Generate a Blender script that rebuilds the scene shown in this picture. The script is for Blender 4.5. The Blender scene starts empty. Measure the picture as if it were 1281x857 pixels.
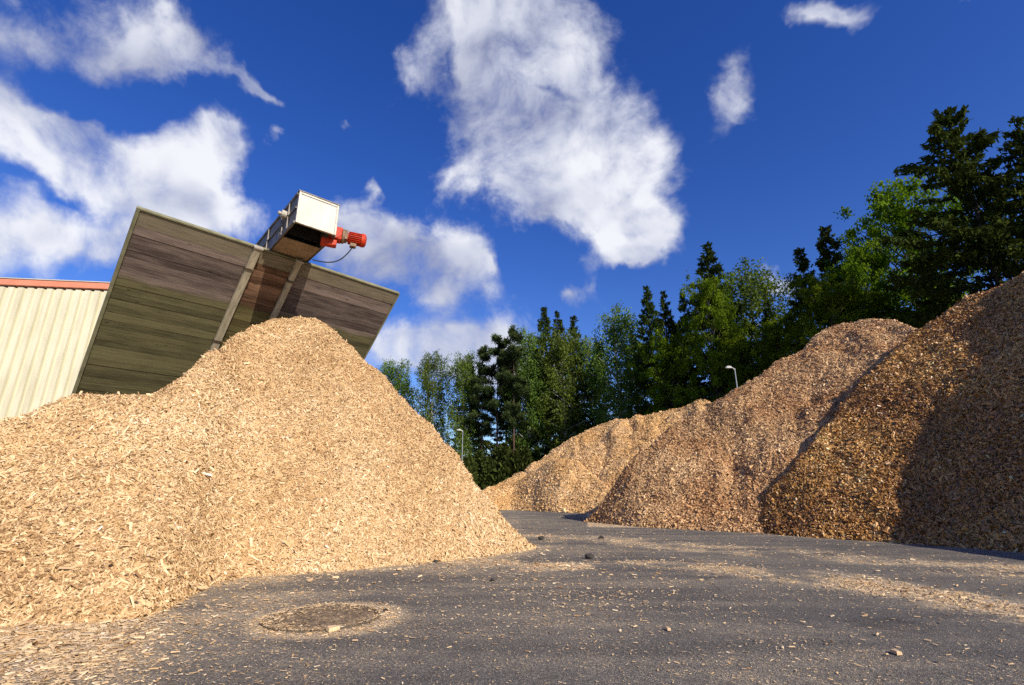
import bpy, math, random
import numpy as np
from mathutils import Vector, Matrix

R = np.random.default_rng(7)
random.seed(7)
scn = bpy.context.scene
COL = scn.collection
PI = math.pi

# ------------------------------------------------------------------ camera model (pixels are those of the 1281 x 857 photo)
F, CX, CY, HZ, H = 620.0, 640.5, 428.5, 618.0, 1.0
PITCH = math.atan((HZ - CY) / F)
CP, SP = math.cos(PITCH), math.sin(PITCH)
SUN_AZ, SUN_EL = math.radians(142.0), math.radians(29.5)      # azimuth clockwise from +Y
SUN = np.array([math.sin(SUN_AZ) * math.cos(SUN_EL), math.cos(SUN_AZ) * math.cos(SUN_EL), math.sin(SUN_EL)])

def ray(px, py):
    X, U = (px - CX) / F, (CY - py) / F
    return np.array([X, CP - U * SP, SP + U * CP])
def gnd(px, py, z=0.0):
    r = ray(px, py); t = (z - H) / r[2]
    return np.array([r[0] * t, r[1] * t, z])
def azel(px, py):
    r = ray(px, py)
    return math.atan2(r[0], r[1]), r[2] / math.hypot(r[0], r[1])
def at_dist(px, py, d):                 # point on the sight line at horizontal distance d
    r = ray(px, py); k = d / math.hypot(r[0], r[1])
    return np.array([r[0] * k, r[1] * k, H + r[2] * k])

# ------------------------------------------------------------------ object helpers
def tag(o, label=None, cat=None, group=None, kind=None):
    if label: o['label'] = label
    if cat: o['category'] = cat
    if group: o['group'] = group
    if kind: o['kind'] = kind
    return o
def empty(name, loc, label, cat, group=None, rz=0.0):
    o = bpy.data.objects.new(name, None); COL.objects.link(o)
    o.location = loc; o.rotation_euler = (0, 0, rz); o.empty_display_size = 0.3
    return tag(o, label, cat, group)
def link(name, me, mats, parent=None):
    o = bpy.data.objects.new(name, me); COL.objects.link(o)
    if not isinstance(mats, (list, tuple)): mats = [mats]
    if len(me.materials) == 0:
        for m in mats: me.materials.append(m)
    if parent: o.parent = parent
    return o
class MB:
    """collects vertices and faces (any polygon size); build() makes ONE mesh"""
    def __init__(s): s.v = []; s.f = []; s.t = []; s.m = []
    def add(s, vs, fs, tone=0.5, mi=0):
        b = len(s.v); s.v.extend([tuple(map(float, p)) for p in vs])
        for f in fs:
            s.f.append([b + i for i in f]); s.t.append(tone); s.m.append(mi)
    def box(s, lo, hi, tone=0.5, mi=0, M=None):
        (x0, y0, z0), (x1, y1, z1) = lo, hi
        vs = [(x0,y0,z0),(x1,y0,z0),(x1,y1,z0),(x0,y1,z0),(x0,y0,z1),(x1,y0,z1),(x1,y1,z1),(x0,y1,z1)]
        if M is not None: vs = [tuple(M @ Vector(p)) for p in vs]
        s.add(vs, [(3,2,1,0),(4,5,6,7),(0,1,5,4),(1,2,6,5),(2,3,7,6),(3,0,4,7)], tone, mi)
    def tube(s, pts, rads, n=8, tone=0.5, mi=0, cap=True):
        pts = [Vector(p) for p in pts]; rings = []
        for i, p in enumerate(pts):
            a = pts[max(i-1, 0)]; b = pts[min(i+1, len(pts)-1)]
            d = (b - a).normalized()
            x = d.cross(Vector((0, 0, 1)) if abs(d.z) < .9 else Vector((1, 0, 0))).normalized(); y = d.cross(x)
            rings.append([p + (x * math.cos(2*PI*k/n) + y * math.sin(2*PI*k/n)) * rads[i] for k in range(n)])
        vs = [q for r in rings for q in r]; fs = []
        for i in range(len(pts) - 1):
            for k in range(n):
                fs.append((i*n+k, i*n+(k+1) % n, (i+1)*n+(k+1) % n, (i+1)*n+k))
        if cap: fs += [tuple(range(n))[::-1], tuple(range((len(pts)-1)*n, len(pts)*n))]
        s.add(vs, fs, tone, mi)
    def build(s, name, mats, parent=None, smooth=False, bevel=0.0):
        me = bpy.data.meshes.new(name); me.from_pydata(s.v, [], s.f)
        a = me.attributes.new('tone', 'FLOAT', 'FACE'); a.data.foreach_set('value', np.array(s.t, np.float32))
        if any(s.m): me.polygons.foreach_set('material_index', np.array(s.m, np.int32))
        if smooth: me.polygons.foreach_set('use_smooth', np.ones(len(s.f), bool))
        me.validate(); me.update()
        o = link(name, me, mats, parent)
        if bevel:
            b = o.modifiers.new('bevel', 'BEVEL'); b.width = bevel; b.segments = 2; b.limit_method = 'ANGLE'
        return o
def quads_mesh(name, V, Q, tone=None, mat_index=None, smooth=None):
    """fast mesh from numpy: V (n,3), Q (m,4); tone per face"""
    me = bpy.data.meshes.new(name)
    n, m = len(V), len(Q)
    me.vertices.add(n); me.vertices.foreach_set('co', np.ascontiguousarray(V, np.float32).ravel())
    me.loops.add(m * 4); me.loops.foreach_set('vertex_index', np.ascontiguousarray(Q, np.int32).ravel())
    me.polygons.add(m); me.polygons.foreach_set('loop_start', np.arange(0, m * 4, 4, dtype=np.int32))
    if mat_index is not None: me.polygons.foreach_set('material_index', np.ascontiguousarray(mat_index, np.int32))
    if smooth is not None: me.polygons.foreach_set('use_smooth', smooth)
    me.update(calc_edges=True)
    if tone is not None:
        a = me.attributes.new('tone', 'FLOAT', 'FACE'); a.data.foreach_set('value', np.ascontiguousarray(tone, np.float32))
    return me

# ------------------------------------------------------------------ noise
_T = np.random.default_rng(3).random((256, 256))
def vnoise(x, y):
    xi, yi = np.floor(x).astype(int), np.floor(y).astype(int)
    fx, fy = x - xi, y - yi
    fx, fy = fx*fx*(3-2*fx), fy*fy*(3-2*fy)
    g = lambda a, b: _T[a & 255, b & 255]
    return (g(xi, yi)*(1-fx) + g(xi+1, yi)*fx)*(1-fy) + (g(xi, yi+1)*(1-fx) + g(xi+1, yi+1)*fx)*fy
def fbm(x, y, octv=4, gain=.5):
    s, a, t = 0, 1, 0
    for i in range(octv):
        s = s + a * vnoise(x + 17.3*i, y - 9.1*i); t += a; a *= gain; x = x*2.03; y = y*2.03
    return s / t - .5

# ------------------------------------------------------------------ materials
def mat(name):
    m = bpy.data.materials.new(name); m.use_nodes = True
    nt = m.node_tree; nt.nodes.clear()
    return m, nt
def N(nt, t, **kw):
    n = nt.nodes.new(t)
    for k, v in kw.items():
        if k.startswith('i_'):
            k2 = k[2:]; n.inputs[int(k2) if k2.isdigit() else k2.replace('_', ' ')].default_value = v
        else: setattr(n, k, v)
    return n
def ramp(nt, fac, stops, interp='LINEAR'):
    r = N(nt, 'ShaderNodeValToRGB'); cr = r.color_ramp; cr.interpolation = interp
    while len(cr.elements) > 1: cr.elements.remove(cr.elements[-1])
    cr.elements[0].position = stops[0][0]; cr.elements[0].color = (*stops[0][1], 1)
    for p, c in stops[1:]:
        e = cr.elements.new(p); e.color = (*c, 1)
    if fac is not None: nt.links.new(fac, r.inputs[0])
    return r.outputs[0]
def mixc(nt, a, b, fac, mode='MIX'):
    m = N(nt, 'ShaderNodeMix', data_type='RGBA', blend_type=mode)
    for sock, v in ((m.inputs[0], fac), (m.inputs[6], a), (m.inputs[7], b)):
        if hasattr(v, 'is_output'): nt.links.new(v, sock)
        else: sock.default_value = v if isinstance(v, float) else (*v, 1)
    return m.outputs[2]
def mth(nt, op, *a, clamp=False):
    m = N(nt, 'ShaderNodeMath', operation=op, use_clamp=clamp)
    for s, v in zip(m.inputs, a):
        if hasattr(v, 'is_output'): nt.links.new(v, s)
        else: s.default_value = v
    return m.outputs[0]
def noise(nt, vec, scale, detail=4, rough=.55, out=0, dist=0.0):
    n = N(nt, 'ShaderNodeTexNoise', i_Scale=scale, i_Detail=detail, i_Roughness=rough, i_Distortion=dist)
    if vec is not None: nt.links.new(vec, n.inputs['Vector'])
    return n.outputs[out]
def mapping(nt, vec, scale=(1,1,1), rot=(0,0,0)):
    n = N(nt, 'ShaderNodeMapping'); n.inputs['Scale'].default_value = scale; n.inputs['Rotation'].default_value = rot
    nt.links.new(vec, n.inputs[0]); return n.outputs[0]
def objco(nt): return N(nt, 'ShaderNodeTexCoord').outputs['Object']
def attr(nt, name): return N(nt, 'ShaderNodeAttribute', attribute_name=name).outputs['Fac']
def finish(nt, col, rough=.7, bump=None, bdist=.01, bstr=.6, metal=0.0, spec=.5):
    b = N(nt, 'ShaderNodeBsdfPrincipled', i_Metallic=metal)
    b.inputs['Specular IOR Level'].default_value = spec
    if hasattr(col, 'is_output'): nt.links.new(col, b.inputs['Base Color'])
    else: b.inputs['Base Color'].default_value = (*col, 1)
    if hasattr(rough, 'is_output'): nt.links.new(rough, b.inputs['Roughness'])
    else: b.inputs['Roughness'].default_value = rough
    if bump is not None:
        bp = N(nt, 'ShaderNodeBump', i_Strength=bstr, i_Distance=bdist)
        nt.links.new(bump, bp.inputs['Height']); nt.links.new(bp.outputs[0], b.inputs['Normal'])
    o = N(nt, 'ShaderNodeOutputMaterial'); nt.links.new(b.outputs[0], o.inputs[0])

def chips_mat(name, stops, patch, patch_amt, rough=.55, spec=.35):
    m, nt = mat(name)
    c = ramp(nt, attr(nt, 'tone'), stops)
    p = noise(nt, objco(nt), .45, 4, .6)
    pf = ramp(nt, p, [(.42, (0,0,0)), (.62, (1,1,1))])
    f = mth(nt, 'MULTIPLY', pf, patch_amt)
    c = mixc(nt, c, mixc(nt, c, patch, 1.0, 'MULTIPLY'), f)
    g = noise(nt, mapping(nt, objco(nt), (1,1,1)), 60, 3, .6)
    c = mixc(nt, c, ramp(nt, g, [(.3, (.72,.70,.68)), (.7, (1.1,1.1,1.1))]), .8, 'MULTIPLY')
    finish(nt, c, rough, spec=spec)
    return m
def heap_mat(name, stops, scale, patch, patch_amt):
    m, nt = mat(name)
    co = objco(nt)
    w = N(nt, 'ShaderNodeTexVoronoi', i_Scale=scale, feature='F1'); 
    wc = noise(nt, co, scale * .6, 2, .5, out=1)
    v = mixc(nt, mapping(nt, co, (1, .45, 1), (0, 0, .6)), wc, .04)
    nt.links.new(v, w.inputs['Vector'])
    sep = N(nt, 'ShaderNodeSeparateColor'); nt.links.new(w.outputs['Color'], sep.inputs[0])
    c = ramp(nt, sep.outputs[0], stops)
    p = noise(nt, co, .45, 4, .6)
    f = mth(nt, 'MULTIPLY', ramp(nt, p, [(.42, (0,0,0)), (.62, (1,1,1))]), patch_amt)
    c = mixc(nt, c, mixc(nt, c, patch, 1.0, 'MULTIPLY'), f)
    hgt = mth(nt, 'ADD', sep.outputs[1], mth(nt, 'MULTIPLY', w.outputs['Distance'], -.8))
    finish(nt, c, .75, bump=hgt, bdist=.05, bstr=.9, spec=.2)
    return m

FRESH = [(0, (0.248, 0.135, 0.054)), (0.2, (0.457, 0.282, 0.13)), (0.5, (0.643, 0.438, 0.227)), (0.8, (0.747, 0.553, 0.324)), (0.95, (0.82, 0.657, 0.443)), (1, (0.871, 0.782, 0.625))]
PINK  = [(0, (0.189, 0.099, 0.042)), (0.25, (0.426, 0.243, 0.109)), (0.6, (0.639, 0.4, 0.188)), (0.9, (0.78, 0.531, 0.281)), (1, (0.833, 0.706, 0.458))]
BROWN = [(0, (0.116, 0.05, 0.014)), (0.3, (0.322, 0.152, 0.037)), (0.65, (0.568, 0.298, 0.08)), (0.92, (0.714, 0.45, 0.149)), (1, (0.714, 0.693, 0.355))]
FAR   = [(0, (0.385, 0.242, 0.111)), (0.4, (0.635, 0.402, 0.195)), (0.8, (0.799, 0.536, 0.273)), (1, (0.88, 0.696, 0.416))]
M_fresh_c = chips_mat('fresh_chips', FRESH, (.9,.82,.7), .5)
M_fresh_h = heap_mat('fresh_heap', [(0, (.2,.11,.045)), (.5, (.42,.26,.115)), (1, (.6,.4,.19))], 22, (.9,.82,.7), .5)
M_pink_c = chips_mat('pinkish_chips', PINK, (.80,.62,.45), .7, .5, .45)
M_pink_h = heap_mat('pinkish_heap', [(0, (.14,.075,.035)), (.5, (.33,.19,.095)), (1, (.48,.3,.15))], 14, (.80,.62,.45), .7)
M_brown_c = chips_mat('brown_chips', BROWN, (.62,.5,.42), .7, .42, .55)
M_brown_h = heap_mat('brown_heap', [(0, (.05,.024,.009)), (.5, (.14,.073,.025)), (1, (.24,.13,.045))], 14, (.62,.5,.42), .7)  # body colour darkened to deepen the shade in gaps between chips
M_far_c = chips_mat('far_chips', FAR, (.95,.85,.6), .6)
M_far_h = heap_mat('far_heap', FAR, 7, (.95,.82,.55), .6)

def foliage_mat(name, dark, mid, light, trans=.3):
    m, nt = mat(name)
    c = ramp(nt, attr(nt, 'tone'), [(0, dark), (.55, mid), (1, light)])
    oi = N(nt, 'ShaderNodeObjectInfo')
    hs = N(nt, 'ShaderNodeHueSaturation'); nt.links.new(c, hs.inputs['Color'])
    nt.links.new(mth(nt, 'ADD', mth(nt, 'MULTIPLY', oi.outputs['Random'], .35), .82), hs.inputs['Value'])
    nt.links.new(mth(nt, 'ADD', mth(nt, 'MULTIPLY', oi.outputs['Random'], .03), .485), hs.inputs['Hue'])
    d = N(nt, 'ShaderNodeBsdfDiffuse'); t = N(nt, 'ShaderNodeBsdfTranslucent')
    nt.links.new(hs.outputs[0], d.inputs[0]); nt.links.new(hs.outputs[0], t.inputs[0])
    mx = N(nt, 'ShaderNodeMixShader'); mx.inputs[0].default_value = trans
    nt.links.new(d.outputs[0], mx.inputs[1]); nt.links.new(t.outputs[0], mx.inputs[2])
    o = N(nt, 'ShaderNodeOutputMaterial'); nt.links.new(mx.outputs[0], o.inputs[0])
    return m
M_spruce = foliage_mat('spruce_needles', (.018,.029,.007), (.044,.066,.015), (.105,.138,.026), .2)
M_pine = foliage_mat('pine_needles', (.020,.034,.013), (.052,.078,.026), (.10,.135,.042), .25)
M_birch = foliage_mat('birch_leaves', (.055,.092,.016), (.115,.175,.030), (.20,.275,.055), .4)
M_maple = foliage_mat('maple_leaves', (.042,.078,.006), (.105,.165,.010), (.20,.27,.02), .45)
M_bush = foliage_mat('bush_leaves', (.022,.036,.010), (.050,.072,.018), (.105,.13,.032), .2)
def bark_mat(name, a, b, scale=6):
    m, nt = mat(name); co = mapping(nt, objco(nt), (1, 1, .25))
    n = noise(nt, co, scale, 5, .6)
    finish(nt, ramp(nt, n, [(.3, a), (.7, b)]), .9, bump=n, bdist=.05)
    return m
M_bark = bark_mat('dark_bark', (.018,.013,.010), (.06,.042,.03))
M_pbark = bark_mat('pine_bark', (.03,.018,.012), (.11,.06,.035))
M_wbark = bark_mat('birch_bark', (.10,.095,.085), (.42,.41,.38), 3)

def plank_mat(name, up_a, up_b, lo_a, lo_b, line):
    """weathered boards: grey above, algae-green below the old fill line (object y = distance along the slope)"""
    m, nt = mat(name); co = objco(nt)
    st = mapping(nt, co, (.55, 7, 3))
    g = noise(nt, st, 2.4, 8, .68, dist=.5)
    g2 = noise(nt, mapping(nt, co, (.9, 3.0, 1)), 1.1, 5, .6)
    gg = mth(nt, 'ADD', mth(nt, 'MULTIPLY', g, .65), mth(nt, 'MULTIPLY', g2, .35))
    tn = attr(nt, 'tone')
    gg = mth(nt, 'ADD', gg, mth(nt, 'MULTIPLY', mth(nt, 'SUBTRACT', tn, .5), .32))
    up = ramp(nt, gg, [(.35, up_a), (.66, up_b)])
    lo = ramp(nt, gg, [(.35, lo_a), (.66, lo_b)])
    sx = N(nt, 'ShaderNodeSeparateXYZ'); nt.links.new(co, sx.inputs[0])
    e = mth(nt, 'ADD', sx.outputs[1], mth(nt, 'MULTIPLY', mth(nt, 'SUBTRACT', noise(nt, co, 1.5, 4, .6), .5), .28))
    f = N(nt, 'ShaderNodeMapRange'); f.inputs[1].default_value = line - .10; f.inputs[2].default_value = line + .06
    nt.links.new(e, f.inputs[0])
    c = mixc(nt, lo, up, f.outputs[0])
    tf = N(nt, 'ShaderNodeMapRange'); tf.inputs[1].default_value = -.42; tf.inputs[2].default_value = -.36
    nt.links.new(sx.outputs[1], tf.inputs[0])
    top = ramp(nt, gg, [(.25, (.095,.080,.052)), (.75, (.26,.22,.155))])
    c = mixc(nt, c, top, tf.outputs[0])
    k = N(nt, 'ShaderNodeTexVoronoi', i_Scale=1.0); nt.links.new(mapping(nt, co, (1.6, 4.5, 0)), k.inputs['Vector'])
    kn = ramp(nt, k.outputs['Distance'], [(.05, (.28,.25,.22)), (.11, (1,1,1))])
    c = mixc(nt, c, kn, .9, 'MULTIPLY')
    finish(nt, c, .85, bump=g, bdist=.012, bstr=.6, spec=.25)
    return m
WLINE = -1.78
M_plank = plank_mat('weathered_planks', (.068,.050,.044), (.235,.180,.155), (.056,.050,.024), (.150,.135,.068), WLINE)
M_plankm = plank_mat('damp_planks', (.070,.036,.020), (.27,.155,.095), (.075,.060,.024), (.175,.148,.062), WLINE)
def simple_mat(name, a, b, scale, rough=.6, metal=0.0, detail=5, st=(1,1,1), spec=.5, bump=.004):
    m, nt = mat(name); n = noise(nt, mapping(nt, objco(nt), st), scale, detail, .62)
    finish(nt, ramp(nt, n, [(.3, a), (.7, b)]), rough, bump=n, bdist=bump, bstr=.5, metal=metal, spec=spec)
    return m
M_post = simple_mat('grey_timber', (.22,.19,.13), (.46,.40,.29), 3, .85, st=(6,1,6), bump=.01)
M_trim = simple_mat('mossy_edge_board', (.11,.105,.055), (.24,.225,.135), 3, .85, bump=.01)
M_box_w = simple_mat('dusty_white_panel', (.37,.355,.31), (.50,.48,.44), 2.2, .5, st=(1,1,.35))
M_box_s = simple_mat('dark_grey_steel', (.07,.062,.055), (.20,.175,.15), 3.5, .55, .3)  # dark mottled grey for the box sides, rails and lid
M_box_f = simple_mat('worn_steel_frame', (.26,.23,.18), (.52,.49,.43), 6, .5, .2)
M_box_i = simple_mat('black_steel_inside', (.012,.012,.012), (.05,.045,.04), 4, .8)  # near-black steel on the drum and plate within the opening
M_box_p = simple_mat('brownish_chute_plate', (.20,.14,.085), (.34,.25,.16), 3, .7)
M_red = simple_mat('red_motor_paint', (.26,.014,.004), (.58,.046,.010), 7, .55, spec=.25)
M_brn = simple_mat('rusty_flange', (.12,.07,.04), (.26,.17,.10), 7, .7)
M_cable = simple_mat('black_cable', (.015,.015,.018), (.03,.03,.033), 8, .5)
M_clad = simple_mat('cream_sheet_metal', (.46,.425,.30), (.60,.57,.435), 2.2, .45, st=(1,1,.2), bump=.002)
M_eave = simple_mat('coral_red_eave', (.50,.17,.10), (.60,.23,.14), 2, .45, bump=.002)
M_roof = simple_mat('reddish_roof_sheet', (.30,.10,.07), (.38,.14,.09), 1, .5)
M_galv = simple_mat('galvanised_steel', (.30,.32,.34), (.46,.48,.50), 5, .4, .5)
M_lamp = simple_mat('pale_lamp_housing', (.24,.25,.26), (.36,.37,.38), 5, .4)
M_clod = simple_mat('dark_clod', (.014,.012,.011), (.06,.05,.042), 40, .95, bump=.01)
M_block = simple_mat('pale_wood_piece', (.50,.32,.16), (.72,.53,.33), 30, .7, st=(1,6,1))
M_iron = simple_mat('rusty_cast_iron', (.045,.033,.022), (.13,.095,.06), 18, .75, .1)

# ------------------------------------------------------------------ camera, light, sky
cam = bpy.data.cameras.new('camera'); co_ = bpy.data.objects.new('camera', cam); COL.objects.link(co_)
cam.sensor_width = 36; cam.lens = 36 * F / 1281; cam.clip_end = 3000; cam.clip_start = .05
co_.location = (0, 0, H); co_.rotation_euler = (PI/2 + PITCH, 0, 0)
scn.camera = co_
sl = bpy.data.lights.new('sun', 'SUN'); sl.energy = 5.0; sl.angle = math.radians(.5); sl.color = (1, .91, .76)
so = bpy.data.objects.new('sun', sl); COL.objects.link(so)
so.rotation_euler = Vector(-SUN).to_track_quat('-Z', 'Y').to_euler(); so.location = (40, -40, 60)
scn.view_settings.view_transform = 'Standard'; scn.view_settings.look = 'None'
scn.view_settings.exposure = .42; scn.view_settings.gamma = 1

CLOUDS = [  # centre x, y, half-width, half-height (px of the photo), tilt (deg, clockwise), weight
    (30, 40, 120, 75, 20, .95), (150, 60, 60, 40, 10, .5), (225, 62, 90, 62, -8, 1.3), (325, 102, 60, 22, 22, 1.0),
    (60, 170, 130, 62, 14, 1.1), (170, 205, 150, 62, 16, 1.1), (265, 245, 95, 55, 25, 1.0), (278, 165, 75, 34, 12, 1.1),
    (60, 285, 130, 52, 0, 1.05), (150, 300, 70, 45, 0, .7), (355, 163, 22, 16, 0, .95),
    (610, 40, 120, 80, 15, .95), (690, 60, 90, 75, 20, .95), (600, 140, 85, 70, 5, .95), (690, 170, 130, 95, 15, 1.1),
    (770, 210, 95, 75, 20, 1.1), (690, 235, 110, 52, 12, 1.0), (570, 235, 60, 26, -18, .6), (520, 90, 40, 45, 30, .5),
    (640, 0, 120, 60, 10, .8),
    (802, 290, 50, 36, -10, 2.3), (790, 328, 44, 20, -8, 1.0), (722, 372, 30, 22, 5, .85),
    (680, 112, 60, 34, 22, -.62), (95, 118, 70, 26, 0, -.55), (170, 128, 95, 20, 12, -.5), (60, 232, 80, 16, 18, -.45), (350, 215, 60, 40, 0, -.4), (560, 85, 14, 40, 0, -.3), (520, 255, 55, 26, -25, -.7), (650, 325, 70, 24, 0, -1.1), (400, 90, 60, 60, 0, -.4), (410, 240, 40, 50, 20, -.5), (470, 380, 50, 18, 0, -.4), (660, 355, 50, 25, 0, -.4),
    (910, 128, 48, 56, -5, 1.15), (1045, 10, 80, 30, -8, 1.1), (1220, -4, 45, 14, 0, .8),
    (480, 312, 105, 58, 14, 1.25), (440, 330, 60, 45, 0, .7), (605, 330, 64, 32, 20, 1.5), (545, 360, 50, 22, 10, .55),
    (560, 415, 140, 42, 2, 1.05), (500, 440, 80, 34, 0, .8), (620, 460, 110, 42, 0, .75), (965, 357, 40, 22, 0, 1.1),
    (430, 150, 14, 22, 20, .75), (690, 500, 150, 50, 0, .8), (468, 245, 14, 24, -20, .8),
    (-120, 330, 160, 70, 0, 1.0), (-150, 120, 140, 70, 0, .9), (1560, 300, 100, 60, 0, .8), (640, -220, 260, 90, 0, .9),
]
def build_world():
    w = bpy.data.worlds.new('World'); scn.world = w; w.use_nodes = True
    nt = w.node_tree; nt.nodes.clear()
    d = N(nt, 'ShaderNodeTexCoord').outputs['Generated']
    sky = N(nt, 'ShaderNodeTexSky', sky_type='NISHITA', sun_disc=False)
    sky.sun_elevation = SUN_EL; sky.sun_rotation = SUN_AZ; sky.altitude = 200; sky.air_density = 1.0; sky.dust_density = .4; sky.ozone_density = 3.0
    hs = N(nt, 'ShaderNodeHueSaturation', i_Saturation=1.32, i_Value=1.0, i_Hue=.524); nt.links.new(sky.outputs[0], hs.inputs['Color'])
    w1 = noise(nt, d, 5.0, 5, .6, out=1); w1s = N(nt, 'ShaderNodeVectorMath', operation='SUBTRACT'); nt.links.new(w1, w1s.inputs[0]); w1s.inputs[1].default_value = (.5, .5, .5)
    w1k = N(nt, 'ShaderNodeVectorMath', operation='SCALE'); nt.links.new(w1s.outputs[0], w1k.inputs[0]); w1k.inputs['Scale'].default_value = .16
    w1a = N(nt, 'ShaderNodeVectorMath', operation='ADD'); nt.links.new(d, w1a.inputs[0]); nt.links.new(w1k.outputs[0], w1a.inputs[1]); dwb = w1a.outputs[0]
    acc = None
    for (x, y, rx, ry, tilt, wt) in CLOUDS:
        c = ray(x, y); L = np.linalg.norm(c); c = c / L
        a0 = math.radians(tilt)
        e = 2.0
        ax = ray(x + e*math.cos(a0), y + e*math.sin(a0)); ax = ax/np.linalg.norm(ax) - c
        ay = ray(x - e*math.sin(a0), y + e*math.cos(a0)); ay = ay/np.linalg.norm(ay) - c
        sx, sy = np.linalg.norm(ax)/e*rx*1.75, np.linalg.norm(ay)/e*ry*1.75
        ax = ax/np.linalg.norm(ax); az = c; ay = np.cross(az, ax); ay /= np.linalg.norm(ay); ax = np.cross(ay, az)
        M = Matrix((ax, ay, az)).transposed()
        mp = N(nt, 'ShaderNodeMapping', vector_type='TEXTURE')
        mp.inputs['Location'].default_value = c; mp.inputs['Rotation'].default_value = M.to_euler('XYZ')
        mp.inputs['Scale'].default_value = (sx, sy, 1.0)
        nt.links.new(dwb, mp.inputs[0])
        g = N(nt, 'ShaderNodeTexGradient', gradient_type='QUADRATIC_SPHERE'); nt.links.new(mp.outputs[0], g.inputs[0])
        v = mth(nt, 'MULTIPLY', g.outputs['Fac'], wt * 1.25)
        acc = v if acc is None else mth(nt, 'ADD', acc, v)
    # soft limit so overlapping puffs do not saturate
    body = mth(nt, 'MINIMUM', acc, 1.0)
    wv = N(nt, 'ShaderNodeVectorMath', operation='SCALE'); nt.links.new(noise(nt, d, 2.6, 3, .5, out=1), wv.inputs[0]); wv.inputs['Scale'].default_value = .22
    dw = N(nt, 'ShaderNodeVectorMath', operation='ADD'); nt.links.new(d, dw.inputs[0]); nt.links.new(wv.outputs[0], dw.inputs[1])
    n1 = noise(nt, dw.outputs[0], 4.6, 12, .63)
    n3 = noise(nt, dw.outputs[0], 15.0, 9, .66)
    off = N(nt, 'ShaderNodeVectorMath', operation='ADD'); nt.links.new(dw.outputs[0], off.inputs[0])
    off.inputs[1].default_value = tuple(SUN * .05 + np.array([0, 0, .03]))
    n2 = noise(nt, off.outputs[0], 4.6, 3, .5)
    n1s = noise(nt, dw.outputs[0], 4.6, 3, .5)
    dens = mth(nt, 'ADD', body, mth(nt, 'MULTIPLY', mth(nt, 'SUBTRACT', n1, .5), 2.3))
    dens = mth(nt, 'ADD', dens, mth(nt, 'MULTIPLY', mth(nt, 'SUBTRACT', n3, .5), .85))
    al = N(nt, 'ShaderNodeMapRange', interpolation_type='SMOOTHSTEP'); al.inputs[1].default_value = .36; al.inputs[2].default_value = 1.22
    nt.links.new(dens, al.inputs[0])
    sh = mth(nt, 'ADD', mth(nt, 'MULTIPLY', mth(nt, 'SUBTRACT', n1s, n2), 2.6), mth(nt, 'MULTIPLY', mth(nt, 'SUBTRACT', dens, .9), .32))
    sh = mth(nt, 'ADD', sh, mth(nt, 'MULTIPLY', mth(nt, 'SUBTRACT', noise(nt, d, 2.2, 2, .5), .5), -.9))
    sh = mth(nt, 'ADD', sh, .58)
    cc = ramp(nt, sh, [(.05, (.30,.32,.42)), (.5, (.46,.485,.58)), (.95, (.70,.71,.75))])
    skyk = N(nt, 'ShaderNodeVectorMath', operation='SCALE'); nt.links.new(hs.outputs[0], skyk.inputs[0]); skyk.inputs['Scale'].default_value = SKYK
    mx = mixc(nt, skyk.outputs[0], cc, mth(nt, 'MULTIPLY', al.outputs[0], .96))
    # background strength stays in the physical range: cloud radiance is expressed in sky units
    bg = N(nt, 'ShaderNodeBackground', i_Strength=.10)
    up = N(nt, 'ShaderNodeVectorMath', operation='SCALE'); nt.links.new(mx, up.inputs[0]); up.inputs['Scale'].default_value = 10.0
    nt.links.new(up.outputs[0], bg.inputs[0])
    o = N(nt, 'ShaderNodeOutputWorld'); nt.links.new(bg.outputs[0], o.inputs[0])
    w.cycles.sampling_method = 'MANUAL'; w.cycles.sample_map_resolution = 512
SKYK = .118
build_world()

# ------------------------------------------------------------------ chip heaps
AZG = np.radians(np.arange(-75, 75.01, .1))
def smooth(a, w):
    k = np.exp(-.5*(np.arange(-3*w, 3*w+1)/w)**2); k /= k.sum()
    return np.convolve(np.pad(a, 3*w, mode='edge'), k, mode='valid')
class Lobe:
    """a heap lobe: toe line on the ground, angle of repose, crest line, back slope; height(x, y) in metres"""
    def __init__(s, toe, sil, slope, back=.8, sm=6, k=.5):
        t = np.array([(azel(*p)[0], np.hypot(*gnd(*p)[:2])) for p in toe]); q = np.array([azel(*p) for p in sil])
        g = np.array([(azel(x, 600)[0], v) for x, v in slope])
        s.r0 = smooth(np.interp(AZG, t[:, 0], t[:, 1]), sm)
        e = smooth(np.interp(AZG, q[:, 0], q[:, 1]), max(2, sm//3))
        lo, hi = max(t[0, 0], q[0, 0]), min(t[-1, 0], q[-1, 0])
        s.sl = smooth(np.interp(AZG, g[:, 0], g[:, 1]), sm*2)
        out = np.degrees(np.maximum(np.maximum(lo - AZG, AZG - hi), 0))
        s.rc = (H + s.sl*s.r0) / (s.sl - e) - out*.6
        s.rc = np.maximum(s.rc, s.r0*.0 + s.r0 - out*.2)
        s.zc = s.sl*(s.rc - s.r0); s.back = back; s.k = k
    def __call__(s, x, y):
        az, r = np.arctan2(x, y), np.hypot(x, y)
        I = lambda a: np.interp(az, AZG, a)
        r0, rc, zc, sl = I(s.r0), I(s.rc), I(s.zc), I(s.sl)
        f = sl*(r - r0); b = zc - s.back*(r - rc)
        k = np.clip(zc*.25, .02, s.k)
        h = np.clip(.5 + .5*(b - f)/k, 0, 1)
        z = b + (f - b)*h - k*h*(1-h) + k*.25
        return np.where(y > .3, z, -9)
class Cone:
    def __init__(s, x, y, z, sl): s.p = (x, y, z, sl)
    def __call__(s, x, y):
        d = np.hypot(x - s.p[0], y - s.p[1]); return s.p[2] - s.p[3]*(np.sqrt(d*d + .2) - .45)
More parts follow.
